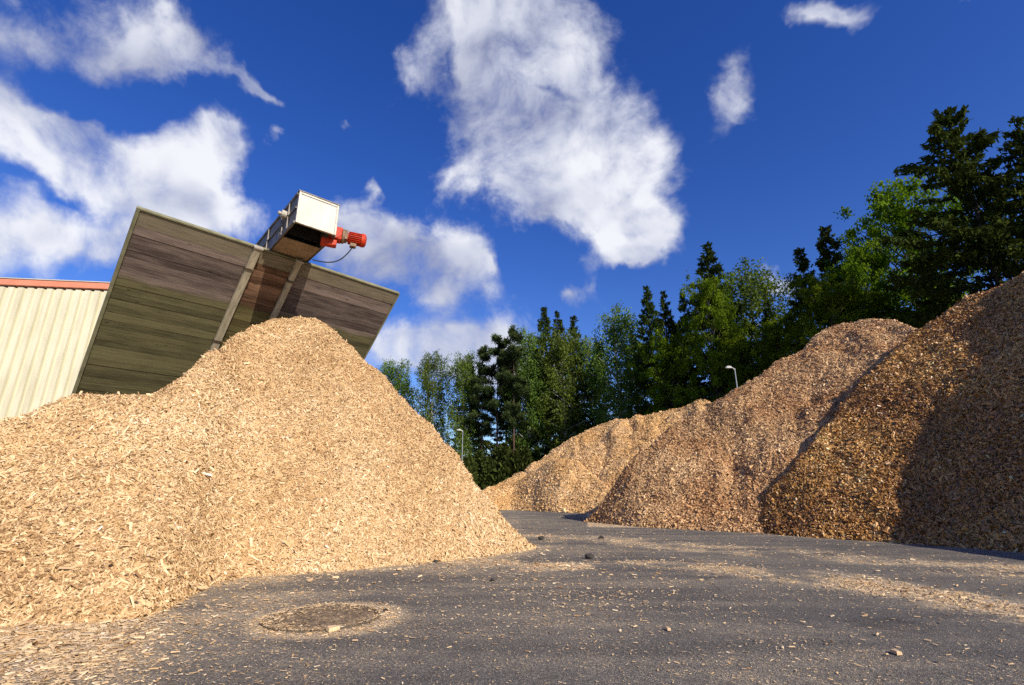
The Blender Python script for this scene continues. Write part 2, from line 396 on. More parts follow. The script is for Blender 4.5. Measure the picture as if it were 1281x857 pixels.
class ShadeRidge:
    """an unseen spur added to cast shade: crest rising from a to b, equal side slopes"""
    def __init__(s, a, b, side): s.a, s.b, s.side = np.array(a, float), np.array(b, float), side
    def __call__(s, x, y):
        d = s.b - s.a; L = np.hypot(d[0], d[1]); u = d[:2]/L
        q = (x - s.a[0])*u[0] + (y - s.a[1])*u[1]; p = np.abs(-(x - s.a[0])*u[1] + (y - s.a[1])*u[0])
        zc = s.a[2] + np.minimum(q, L)*d[2]/L - np.maximum(q - L - 3, 0)*.7
        return zc - s.side*(np.sqrt(p*p + .05) - .22)
def heap_fn(lobes, amp, rill=0.0, rf=1.0, seed=0.0):
    def fn(x, y):
        z = lobes[0](x, y)
        for l in lobes[1:]: z = np.maximum(z, l(x, y))
        w = np.clip(z/1.2, 0, 1)
        n = amp*(fbm(x*.7 + seed, y*.7, 3) + .5*fbm(x*2.2 + seed, y*2.2, 3) + .22*fbm(x*7, y*7, 2)) * 2
        if rill:
            az, r = np.arctan2(x, y), np.hypot(x, y)
            q = fbm(az*rf*10 + seed + fbm(x*.5, y*.5, 2)*1.2, r*.16 + seed, 3)
            n = n - rill*np.abs(q)*-2.0 - rill*.35
        return z + n*(.12 + .88*w)
    return fn
def normals(fn, x, y, e=.04):
    dx = (fn(x+e, y) - fn(x-e, y))/(2*e); dy = (fn(x, y+e) - fn(x, y-e))/(2*e)
    n = np.stack([-dx, -dy, np.ones_like(dx)], 1); return n/np.linalg.norm(n, axis=1, keepdims=True)
def chips(P, Nn, L, W, tilt, rng, flow=None, lift=.35):
    """folded slivers of wood lying at random on the points P: returns verts, quads"""
    n = len(P)
    ref = np.where(np.abs(Nn[:, 2:3]) > .95, np.array([[1., 0, 0]]), np.array([[0, 0, 1.]]))
    a = np.cross(ref, Nn); a /= np.linalg.norm(a, axis=1, keepdims=True); b = np.cross(Nn, a)
    th = rng.uniform(0, 2*PI, n)[:, None]
    u = a*np.cos(th) + b*np.sin(th); v = np.cross(Nn, u)
    t1, t2 = rng.normal(0, tilt, n)[:, None], rng.normal(0, tilt*1.3, n)[:, None]
    u2 = u*np.cos(t1) + Nn*np.sin(t1); w = np.cross(u2, v); v2 = v*np.cos(t2) + w*np.sin(t2); w2 = np.cross(u2, v2)
    L = L[:, None]; W = W[:, None]
    C = P + Nn*(np.abs(np.sin(t1))*L*.5*lift + W*.25)
    bend = rng.normal(0, .06, n)[:, None]*L
    tap = rng.uniform(.35, 1.0, n)[:, None]
    hgt = W*rng.uniform(.18, .5, n)[:, None]
    V = np.stack([C - u2*L/2 - v2*W/2*tap, C - u2*L*.46 + w2*hgt*tap + v2*bend, C - u2*L/2 + v2*W/2*tap,
                  C + u2*L/2 - v2*W/2, C + u2*L*.46 + w2*hgt + v2*bend, C + u2*L/2 + v2*W/2], 1).reshape(-1, 3)
    i = (np.arange(n)*6)[:, None, None]
    Q = (i + np.array([[[0, 3, 4, 1], [1, 4, 5, 2]]])).reshape(-1, 4)
    return V, Q
def make_heap(name, fn, bounds, step, mats, dens, chip, azr, label, cat, hide=None, seed=1, tilt=.42):
    rng = np.random.default_rng(seed)
    x0, x1, y0, y1 = bounds
    nx, ny = int((x1-x0)/step)+1, int((y1-y0)/step)+1
    X, Y = np.meshgrid(np.linspace(x0, x1, nx), np.linspace(y0, y1, ny)); Z = fn(X.ravel(), Y.ravel())
    V = np.stack([X.ravel(), Y.ravel(), np.maximum(Z, -.06)], 1)
    idx = np.arange(nx*ny).reshape(ny, nx)
    Q = np.stack([idx[:-1, :-1], idx[:-1, 1:], idx[1:, 1:], idx[1:, :-1]], -1).reshape(-1, 4)
    Q = Q[(Z[Q] > -.05).any(1)]
    used = np.unique(Q); rm = -np.ones(nx*ny, int); rm[used] = np.arange(len(used)); V = V[used]; Q = rm[Q]
    nb = len(Q)
    # chips: sample positions area-weighted in polar strips, density depends on distance
    out_V, out_Q, out_T = [V], [Q], [np.full(nb, .5)]
    base = len(V)
    A = (x1-x0)*(y1-y0)
    ntry = int(A*dens(0.0)*1.15)
    x = rng.uniform(x0, x1, ntry); y = rng.uniform(y0, y1, ntry)
    r = np.hypot(x, y); az = np.degrees(np.arctan2(x, y))
    z = fn(x, y)
    ok = (z > -.01) & (az > azr[0]) & (az < azr[1]) & (rng.random(ntry) < dens(r)/dens(0.0)*1.0) & (y > .8)
    x, y, z, r = x[ok], y[ok], z[ok], r[ok]
    Nn = normals(fn, x, y)
    # keep what faces the yard (camera side, with a margin past the crest)
    tc = np.stack([-x, -y, (H + 2.2) - z], 1); tc /= np.linalg.norm(tc, axis=1, keepdims=True)
    keep = (Nn*tc).sum(1) > -.12
    if hide is not None: keep &= ~hide(x, y, z)
    x, y, z, r, Nn = x[keep], y[keep], z[keep], r[keep], Nn[keep]
    # slope makes the real area larger than the plan area: duplicate accordingly
    ex = np.clip(1/Nn[:, 2] - 1, 0, 1); rep = rng.random(len(x)) < ex
    x, y, z, r = [np.concatenate([q, q[rep] + (rng.normal(0, .02, rep.sum()) if i < 2 else 0)]) for i, q in enumerate((x, y, z, r))]
    z = fn(x, y); Nn = normals(fn, x, y)
    n = len(x)
    L, W = chip(n, r, rng); co = 1 + (.15 if seed == 1 else .5)*np.exp(-np.clip(z, 0, 9)/.35)*rng.random(n); L = L*co; W = W*co
    CV, CQ = chips(np.stack([x, y, z], 1), Nn, L, W, tilt, rng)
    tone = np.clip(rng.beta(2.2, 2.0, n)*.92 + (rng.random(n) < .02)*.3 + .50*fbm(x*.45+3, y*.45, 4) - .25*(rng.random(n) < .10), 0, 1)
    out_V.append(CV); out_Q.append(CQ + base); out_T.append(np.repeat(tone, 2))
    V, Q, T = np.concatenate(out_V), np.concatenate(out_Q), np.concatenate(out_T)
    mi = np.concatenate([np.zeros(nb, int), np.ones(len(Q)-nb, int)])
    sm = np.concatenate([np.ones(nb, bool), np.zeros(len(Q)-nb, bool)])
    me = quads_mesh(name, V, Q, T, mi, sm)
    o = link(name, me, mats); tag(o, label, cat)
    print(name, 'chips', n, 'body', nb)
    return o

l1 = Lobe([(-600, 806), (-200, 790), (0, 780), (100, 776), (180, 769), (220, 757), (245, 740), (262, 727), (300, 720), (360, 717), (430, 713), (500, 706), (560, 701), (610, 696), (650, 690), (670, 686)],
          [(-600, 640), (-300, 575), (-100, 545), (0, 524), (40, 511), (80, 497), (120, 490), (160, 487), (205, 486), (222, 475), (250, 456), (290, 426), (320, 410), (345, 399), (365, 396), (385, 396),
           (405, 401), (418, 411), (440, 436), (460, 454), (480, 471), (500, 489), (520, 510), (540, 530), (565, 559), (580, 584), (600, 611), (620, 636), (640, 659), (655, 673), (670, 684)],
          [(-600, .60), (120, .62), (220, .68), (300, .78), (380, .86), (660, .86)], back=.85, sm=14, k=.5)
ia = np.argmin(abs(AZG - azel(378, 397)[0])); ap = (l1.rc[ia]*math.sin(AZG[ia]), l1.rc[ia]*math.cos(AZG[ia]), l1.zc[ia])
print('apex', ap)
fn1 = heap_fn([l1, Cone(ap[0]-.3, ap[1]+.3, ap[2]-.15, .95)], .15, .16, 1.0, 4.0)
TOE_R = [(925, 662), (960, 668), (1000, 671), (1100, 677), (1200, 684), (1281, 691), (1400, 702), (1700, 722), (2200, 760)]
l2 = Lobe([(733, 653), (760, 655.5), (800, 659), (900, 664), (1000, 669), (1100, 675), (1200, 682), (1281, 689), (1500, 706)],
          [(732, 652), (740, 644), (748, 636), (760, 615), (780, 590), (800, 568), (830, 541), (870, 513), (900, 500), (925, 490), (960, 470), (1000, 436), (1020, 420), (1040, 407), (1060, 400), (1085, 397), (1110, 399), (1130, 404), (1150, 411), (1200, 430), (1281, 470), (1500, 560)],
          [(735, .80), (800, .74), (1100, .72), (1500, .72)], back=.7, sm=6, k=.8)
lr = Lobe(TOE_R,
          [(924, 661), (935, 645), (960, 615), (1010, 560), (1060, 494), (1100, 455), (1150, 411), (1170, 398), (1200, 377), (1240, 356), (1281, 340), (1400, 305), (1600, 290), (1900, 330), (2200, 420)],
          [(925, .79), (1100, .765), (1281, .765), (2200, .77)], back=.7, sm=6, k=.6)
l3 = Lobe([(560, 642), (600, 637), (640, 637), (740, 640), (900, 645), (1000, 648)],
          [(560, 640), (592, 624), (600, 615), (620, 606), (650, 589), (690, 564), (720, 545), (750, 529), (780, 521), (820, 515), (850, 511), (880, 504), (895, 501), (950, 495), (1000, 520)],
          [(560, .7), (1000, .68)], back=.6, sm=4, k=1.2)
l3b = Lobe([(700, 640), (735, 641.5), (800, 643), (950, 646)],
           [(700, 639), (720, 622), (735, 606), (760, 579), (790, 556), (815, 549), (840, 548), (900, 560), (950, 590)],
           [(700, .84), (950, .80)], back=.7, sm=4, k=1.0)
fn2 = heap_fn([l2], .20, .40, .9, 11.0)
fnr = heap_fn([lr, ShadeRidge(np.array([8.43, 11.83, .42]) + 8*SUN, np.array([16.79, 15.57, 8.0]) + 8*SUN, .95)], .18, .30, .8, 23.0)  # unseen spur added right of frame, shaped to throw the brown pile's shadow edge
l3c = Lobe([(596, 638), (640, 638), (700, 641), (780, 643)],
           [(596, 637), (615, 622), (640, 603), (665, 586), (690, 573), (706, 569), (722, 574), (745, 592), (765, 615), (780, 640)],
           [(596, .82), (780, .82)], back=.7, sm=3, k=.8)
fn3 = heap_fn([l3, l3b, l3c], .16, .85, 1.4, 31.0)

def chip1(n, r, g):
    L = .032*np.exp(np.clip(g.normal(0, .42, n), -1, 1.1))*(1 + np.clip(r - 7, 0, 8)*.03); W = L*g.uniform(.12, .38, n)
    big = g.random(n) < .004; L[big] = g.uniform(.09, .19, big.sum()); W[big] = L[big]*g.uniform(.09, .18, big.sum())
    return L, W
def chip2(n, r, g):
    L = .041*np.exp(np.clip(g.normal(0, .40, n), -1, 1.2))*(1 + np.clip(r - 12, 0, 15)*.02); return L, L*g.uniform(.25, .65, n)
def chip3(n, r, g):
    L = .075*np.exp(np.clip(g.normal(0, .35, n), -1, 1)); return L, L*g.uniform(.3, .7, n)
make_heap('chip_pile', fn1, (-16, 1.6, 1.6, 19.5), .07, [M_fresh_h, M_fresh_c], lambda r: np.clip(5800 - 340*np.clip(np.asarray(r) - 5, 0, 10), 2400, 5800), chip1, (-56, 8),
          'tall fresh blond wood chip pile in front of the leaning plank wall', 'wood chip pile', seed=1, tilt=.38)
make_heap('chip_pile', fn2, (2, 26, 7, 40), .12, [M_pink_h, M_pink_c], lambda r: np.clip(1900 - 55*np.clip(np.asarray(r) - 10, 0, 25), 750, 1900), chip2, (5, 50),
          'pinkish brown chip pile with a rounded top, left of the dark brown pile', 'wood chip pile', hide=lambda x, y, z: fnr(x, y) > z + .02, seed=2)
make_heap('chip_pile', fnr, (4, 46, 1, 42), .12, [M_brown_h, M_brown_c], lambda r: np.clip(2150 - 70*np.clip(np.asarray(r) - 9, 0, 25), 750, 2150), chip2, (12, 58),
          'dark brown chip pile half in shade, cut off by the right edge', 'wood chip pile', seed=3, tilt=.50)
make_heap('chip_pile', fn3, (-9, 26, 25, 66), .16, [M_far_h, M_far_c], lambda r: np.asarray(r)*0 + 420.0, chip3, (-8, 26),
          'low furrowed tan chip pile at the far end of the yard', 'wood chip pile', seed=4)

# ------------------------------------------------------------------ ground and yard
BANDS = [([(600, 703), (690, 709), (744, 707), (854, 709), (963, 718), (1073, 729), (1155, 745), (1281, 764), (1500, 800)], .58, 1.0),
         ([(640, 668), (772, 677), (908, 688), (1073, 699), (1281, 715), (1500, 730)], .95, .72),
         ([(700, 760), (843, 775), (1061, 812), (1281, 850)], .40, .30),
         ([(560, 790), (760, 830), (900, 857), (1000, 900)], .5, .25)]
def seg_dist(x, y, pts):
    d = np.full(len(x), 1e9)
    for (a, b) in zip(pts[:-1], pts[1:]):
        ab = b - a; t = np.clip(((x - a[0])*ab[0] + (y - a[1])*ab[1])/(ab @ ab), 0, 1)
        d = np.minimum(d, np.hypot(x - a[0] - t*ab[0], y - a[1] - t*ab[1]))
    return d
MAN = gnd(404, 773)
def left_zone(x, y):
    return 1/(1 + np.exp((np.arctan2(x, y) - azel(205, 800)[0])/.045))
def litter(x, y):
    """how thickly chips and dust lie at a point of the yard (0..1)"""
    d = np.zeros(len(x))
    for px, w, k in BANDS:
        pts = [gnd(*p)[:2] for p in px]
        brk = np.clip(.50 + 2.3*fbm(x*1.3 + w*40, y*1.3, 5, .62), 0, 1.2)
        d = np.maximum(d, k*np.exp(-(seg_dist(x, y, pts)/w)**2)*brk)
    az, r = np.arctan2(x, y), np.hypot(x, y)
    gap = np.interp(az, AZG, l1.r0) - r                        # distance in front of the blond pile's toe
    inz = 1/(1 + np.exp((az - azel(655, 686)[0] + .02)/.022))*np.clip((26 - r)/14, 0, 1)*(gap > -.6)
    d = np.maximum(d, inz*.85*np.exp(-np.clip(gap, 0, 9)/.22))
    left = 1/(1 + np.exp((az - azel(205, 800)[0])/.045))      # thick scatter bottom left
    d = np.maximum(d, left*np.clip(.85 + .9*fbm(x*1.3, y*1.3, 3), 0, 1)*np.exp(-np.clip(gap - .5, 0, 9)/2.4))
    mid = (gap > -.6)*np.exp(-((az - azel(600, 700)[0])/.14)**2)*np.exp(-np.clip(gap, 0, 9)/1.3)
    d = np.maximum(d, .62*mid)
    near = np.clip(.38 + 1.3*fbm(x*.9 + 5, y*.9, 4), 0, .75)/(1 + np.exp((az + .02)/.10))
    d = np.maximum(d, near*np.exp(-np.clip(gap, 0, 9)/3.0))
    d = np.maximum(d, inz*.55*np.exp(-np.clip(gap, 0, 9)/.8)*np.clip(.6 + fbm(x*1.7, y*1.7, 3)*1.6, 0, 1.2))
    d = np.maximum(d, .17*np.clip(.35 + 2.6*fbm(x*.6 + 9, y*.6 + 2, 4), 0, 1))
    g2 = np.minimum(np.interp(az, AZG, l2.r0), np.interp(az, AZG, lr.r0)) - r
    d = np.maximum(d, np.where(az > azel(735, 650)[0], .8*np.exp(-np.clip(g2, 0, 30)/.22), 0))
    rm = np.hypot(x - MAN[0] - .05, y - MAN[1] + .02)
    d = np.maximum(d, .62*np.exp(-((rm - .50)/.17)**2)); d = np.maximum(d, np.where(rm < .5, .13, 0))
    return np.clip(d, 0, 1)
def build_ground():
    me = bpy.data.meshes.new('ground'); S = 900
    me.from_pydata([(-S, -S, -.012), (S, -S, -.012), (S, S, -.012), (-S, S, -.012)], [], [(0, 1, 2, 3)])
    m, nt = mat('rough_grass'); n = noise(nt, objco(nt), .8, 6, .65)
    finish(nt, ramp(nt, n, [(.3, (.025,.035,.012)), (.7, (.07,.085,.03))]), .95, bump=n, bdist=.1)
    tag(link('ground', me, m), kind='structure')
    xs = np.unique(np.concatenate([np.linspace(-60, -8, 14), np.arange(-8, 13, .09), np.linspace(13, 60, 14)]))
    ys = np.unique(np.concatenate([np.linspace(-40, .8, 10), np.arange(.8, 24, .09), np.linspace(24, 52, 16)]))
    X, Y = np.meshgrid(xs, ys); nx, ny = len(xs), len(ys)
    V = np.stack([X.ravel(), Y.ravel(), np.zeros(nx*ny)], 1)
    idx = np.arange(nx*ny).reshape(ny, nx)
    Q = np.stack([idx[:-1, :-1], idx[:-1, 1:], idx[1:, 1:], idx[1:, :-1]], -1).reshape(-1, 4)
    me = quads_mesh('asphalt_yard', V, Q)
    a = me.attributes.new('dust', 'FLOAT', 'POINT'); a.data.foreach_set('value', litter(V[:, 0], V[:, 1]).astype(np.float32))
    m, nt = mat('worn_asphalt'); co = objco(nt)
    agg = N(nt, 'ShaderNodeTexVoronoi', i_Scale=150.0); nt.links.new(co, agg.inputs['Vector'])
    sp = N(nt, 'ShaderNodeSeparateColor'); nt.links.new(agg.outputs['Color'], sp.inputs[0])
    c = ramp(nt, sp.outputs[0], [(0, (.064,.058,.050)), (.6, (.125,.113,.097)), (.9, (.195,.175,.148)), (1, (.38,.33,.26))])
    big = noise(nt, co, .35, 5, .6); c = mixc(nt, c, ramp(nt, big, [(.3, (.72,.73,.78)), (.7, (1.18,1.15,1.10))]), 1.0, 'MULTIPLY')
    lane = noise(nt, mapping(nt, co, (.16, 1.1, 1), (0, 0, .62)), 1.6, 5, .62)
    c = mixc(nt, c, ramp(nt, lane, [(.34, (.74,.74,.75)), (.5, (1,1,1)), (.68, (1.18,1.16,1.12))]), .85, 'MULTIPLY')
    oil = noise(nt, co, .8, 3, .5); c = mixc(nt, c, ramp(nt, oil, [(.26, (.5,.5,.52)), (.36, (1,1,1))]), .8, 'MULTIPLY')
    crk = N(nt, 'ShaderNodeTexVoronoi', i_Scale=.42, feature='DISTANCE_TO_EDGE')
    nt.links.new(mixc(nt, co, noise(nt, co, 2.2, 4, .6, out=1), .16), crk.inputs['Vector'])
    c = mixc(nt, c, ramp(nt, crk.outputs['Distance'], [(.0, (.45,.45,.45)), (.006, (1,1,1))]), ramp(nt, noise(nt, co, .5, 2, .5), [(.5, (0,0,0)), (.6, (1,1,1))]), 'MULTIPLY')
    med = noise(nt, mapping(nt, co, (1, 1, 1)), 6, 5, .7)
    du = attr(nt, 'dust')
    spk = noise(nt, mapping(nt, co, (1.6, .8, 1), (0, 0, .5)), 34, 4, .7)
    df = mth(nt, 'ADD', mth(nt, 'MULTIPLY', du, 1.35), mth(nt, 'MULTIPLY', mth(nt, 'SUBTRACT', spk, .5), 1.3))
    df = mth(nt, 'ADD', df, mth(nt, 'MULTIPLY', mth(nt, 'SUBTRACT', med, .5), .7))
    df = mth(nt, 'ADD', df, mth(nt, 'MULTIPLY', mth(nt, 'SUBTRACT', lane, .55), .8))
    f = N(nt, 'ShaderNodeMapRange', interpolation_type='SMOOTHSTEP'); f.inputs[1].default_value = .0; f.inputs[2].default_value = .72
    f.inputs[4].default_value = .80
    nt.links.new(df, f.inputs[0])
    dc = ramp(nt, spk, [(.3, (.36,.28,.18)), (.7, (.62,.49,.32))])
    c = mixc(nt, c, dc, f.outputs[0])
    finish(nt, c, .82, bump=mth(nt, 'ADD', agg.outputs['Distance'], mth(nt, 'MULTIPLY', med, .6)), bdist=.006, bstr=.7, spec=.3)
    tag(link('asphalt_yard', me, m), kind='structure')
    # loose chips lying about on the yard
    g = np.random.default_rng(12); n = 1700000
    az = g.uniform(math.radians(-52), math.radians(50), n); r = 2.0*np.exp(g.random(n)*math.log(24/2.0))
    x, y = r*np.sin(az), r*np.cos(az)
    p = litter(x, y); ok = g.random(n) < np.clip(p**1.8*1.0 + .013, 0, 1)
    ok &= (fn1(x, y) < .03) & (fn2(x, y) < .03) & (fnr(x, y) < .03)
    x, y, r = x[ok], y[ok], r[ok]; n = len(x)
    L = .0088*np.exp(np.clip(g.normal(0, .6, n), -1.2, 1.45))*np.clip(r/4.0, .8, 1.9)*(1 + 1.3*left_zone(x, y)*g.random(n)**1.5); W = L*g.uniform(.18, .5, n)
    P = np.stack([x, y, np.where(np.hypot(x - MAN[0], y - MAN[1]) < .48, .0155, .0035)], 1); Nn = np.tile([0, 0, 1.], (n, 1))
    V, Q = chips(P, Nn, L, W, .12, g)
    me = quads_mesh('scattered_chips', V, Q, np.repeat(np.clip(g.beta(2.5, 1.8, n), 0, 1), 2))
    tag(link('scattered_chips', me, chips_mat('stray_chips', FRESH, (.8,.75,.7), .5)), 'stray wood chips and splinters strewn over the grey asphalt', 'wood chips', kind='stuff')
    print('litter', n)
build_ground()

# ------------------------------------------------------------------ manhole, clods, wood pieces
def build_manhole():
    t = empty('manhole_cover', (MAN[0], MAN[1], 0), 'round iron manhole cover choked with chip dust in the asphalt', 'manhole cover')
    n = 48; b = MB(); prof = [(.475, .001), (.475, .012), (.445, .015), (.440, .004), (.428, .003)]
    vs = [(r*math.cos(2*PI*k/n), r*math.sin(2*PI*k/n), z) for r, z in prof for k in range(n)]
    fs = [(i*n+k, i*n+(k+1) % n, (i+1)*n+(k+1) % n, (i+1)*n+k) for i in range(len(prof)-1) for k in range(n)]
    b.add(vs, [f[::-1] for f in fs]); b.build('frame_ring', M_iron, t, smooth=True)
    b = MB()
    vs = [(0, 0, .009)] + [(r*math.cos(2*PI*k/n), r*math.sin(2*PI*k/n), z) for r, z in ((.20, .010), (.40, .009), (.425, .002)) for k in range(n)]
    fs = [(0, 1+k, 1+(k+1) % n) for k in range(n)] + [(1+i*n+k, 1+(i+1)*n+k, 1+(i+1)*n+(k+1) % n, 1+i*n+(k+1) % n) for i in range(2) for k in range(n)]
    b.add(vs, fs)
    for i in range(-5, 6):
        for j in range(-5, 6):
            x, y = i*.07, j*.07
            if math.hypot(x, y) < .37: b.box((x-.022, y-.011, .008), (x+.022, y+.011, .0145), M=Matrix.Rotation(.5 if (i+j) % 2 else -.5, 4, 'Z'))
    m, nt = mat('dusty_iron'); co = objco(nt); q = noise(nt, co, 9, 6, .7)
    finish(nt, ramp(nt, q, [(.32, (.075,.050,.030)), (.5, (.17,.115,.066)), (.72, (.36,.26,.15))]), .85, bump=q, bdist=.01)
    b.build('lid', m, t)
build_manhole()
def lump(name, px, py, size, mt, label, cat, group, seed, squash=.7, block=False):
    g = random.Random(seed); p = gnd(px, py); b = MB()
    if block:
        a = g.uniform(0, PI); M = Matrix.Translation((0, 0, size*.22)) @ Matrix.Rotation(a, 4, 'Z') @ Matrix.Rotation(g.uniform(-.15, .15), 4, 'X')
        l, w, h = size*.5, size*g.uniform(.16, .3), size*g.uniform(.08, .16)
        vs = [(-l, -w*.6, -h), (l*.9, -w, -h), (l, w*.7, -h), (-l*.8, w, -h), (-l*.95, -w*.5, h*.7), (l*.8, -w*.9, h), (l*.93, w*.6, h*.5), (-l*.7, w*.9, h*.9)]
        b.add([tuple(M @ Vector(v)) for v in vs], [(3,2,1,0),(4,5,6,7),(0,1,5,4),(1,2,6,5),(2,3,7,6),(3,0,4,7)])
        o = b.build(name, mt, None)
    else:
        import bmesh
        bm = bmesh.new(); bmesh.ops.create_icosphere(bm, subdivisions=3, radius=size*.5)
        for v in bm.verts:
            c = v.co; k = 1 + .5*float(fbm(np.array([c.x/size*2.2 + seed*3.1 + c.z/size*2]), np.array([c.y/size*2.2 - c.z/size*1.6]), 3)[0])*1.5
            v.co = Vector((c.x*k*1.15, c.y*k, c.z*k*squash + size*.5*squash*.8))
        me = bpy.data.meshes.new(name); bm.to_mesh(me); bm.free()
        o = link(name, me, mt)
    o.location = (p[0], p[1], 0.002)
    tag(o, label, cat, group)
G1, G2 = 'dark clods lying on the asphalt', 'wood pieces lying before the blond pile'
for k, (px, py, sz, lb) in enumerate([
        (737, 699, .13, 'largest black clod, among chips on the asphalt right of the blond pile'),
        (752, 674, .10, 'small black clod on the clean asphalt strip farther back than the largest clod'),
        (677, 675, .12, 'dark clod just off the right tip of the blond pile'),
        (545, 704, .07, 'dark grey clod at the foot of the blond pile, right of its middle'),
        (616, 727, .05, 'brown crumb in the thin chip scatter below the right end of the blond pile'),
        (482, 765, .035, 'tiny dark crumb on the dust just right of the manhole'),
        (157, 766, .06, 'dark brown clod at the very front of the blond pile, bottom left')]):
    lump('clod', px, py, sz, M_clod, lb, 'clod', G1, k + 2)
for k, (px, py, sz, lb) in enumerate([
        (388, 728, .12, 'orange tinted flat wood piece lying alone between pile and manhole'),
        (312, 719, .20, 'long pale wood piece at the blond pile foot, left of the orange piece'),
        (420, 724, .08, 'small pinkish wood piece just right of the orange one'),
        (500, 714, .12, 'whitish wood piece on the asphalt below the middle of the blond pile'),
        (1122, 819, .07, 'bright white splinter alone on dark asphalt at lower right'),
        (836, 789, .06, 'pale wood block standing alone in the middle of the asphalt'),
        (416, 790, .10, 'pale flat splinter lying at the near rim of the manhole')]):
    lump('wood_piece', px, py, sz, M_block, lb, 'wood piece', G2, k + 30, block=True)

# ------------------------------------------------------------------ leaning plank wall (fitted: azimuth 44 deg, overhanging 45.8 deg)
WS = 13.6 / 12.0
TL = at_dist(175, 264, 13.6)
waz, wlean = math.radians(43.99), math.radians(45.82)
wd = np.array([math.sin(waz), math.cos(waz), 0]); wo = np.array([math.cos(waz), -math.sin(waz), 0])
wu = wo*math.sin(wlean) + np.array([0, 0, math.cos(wlean)]); wn = np.cross(wd, wu)
print('wall TL', TL, 'n', wn, 'n.sun', wn @ SUN)
WLEN = 6.324*WS; WDEEP = TL[2]/math.cos(wlean)
T1, T2 = 2.33*WS, 3.335*WS
def build_wall():
    t = empty('plank_wall', (0, 0, 0), 'overhanging weathered plank wall behind the blond pile, green with algae lower down', 'plank wall')
    t.matrix_world = Matrix(((wd[0], wu[0], wn[0], TL[0]), (wd[1], wu[1], wn[1], TL[1]), (wd[2], wu[2], wn[2], TL[2]), (0, 0, 0, 1)))
    rr = random.Random(5)
    segs = [(0.0, T1-.09, M_plank), (T1-.09, T2+.09, M_plankm), (T2+.09, WLEN, M_plank)]
    for a, b_, m in segs:
        p = MB(); y = 0.0; k = 0
        while y > -WDEEP + .05:
            h = .40 if k == 0 else rr.uniform(.19, .225)
            for (s, e) in ((a, b_),):
                dz = rr.uniform(-.006, .006); tn = .5 if k == 0 else min(1, max(0, rr.gauss(.5, .22)))
                p.box((s+.0025, y-h+.006, -.10), (e-.0025, y, dz), tn)
            y -= h; k += 1
        p.build('plank_panel', m, t)
    for c, w in ((T1, .09), (T2, .075)):
        p = MB(); p.box((c-w, -WDEEP*.97, .012), (c+w, .06, .15)); 
        o = p.build('post', M_post, t, bevel=.012)
        q = MB(); q.box((c-w-.02, -.62, .0125), (c+w+.02, -.56, .165)); q.build('strap', M_iron, o)
        q = MB(); q.box((c-w-.02, .062, .0), (c+w+.03, .10, .17)); q.build('cap', M_box_f, o)
        q = MB(); q.box((c-w-.02, -3.05, .0125), (c+w+.02, -2.99, .165)); q.build('strap', M_iron, o)
    p = MB(); p.box((-.07, -WDEEP*.98, -.14), (-.004, .02, .035)); p.build('edge_board', M_trim, t)
    p = MB(); p.box((WLEN+.004, -WDEEP*.98, -.14), (WLEN+.06, .02, .03)); p.build('edge_board', M_trim, t)
    p = MB(); p.box((-.07, .023, -.13), (WLEN+.06, .06, .02)); p.build('top_board', M_trim, t)
    # timber props that carry the overhang from behind
    for c in (T1*.4, T2+.9, WLEN-.4):
        p = MB(); p.box((c-.1, -WDEEP*.97, -.36), (c+.1, -.5, -.145)); p.build('back_beam', M_post, t)
build_wall()

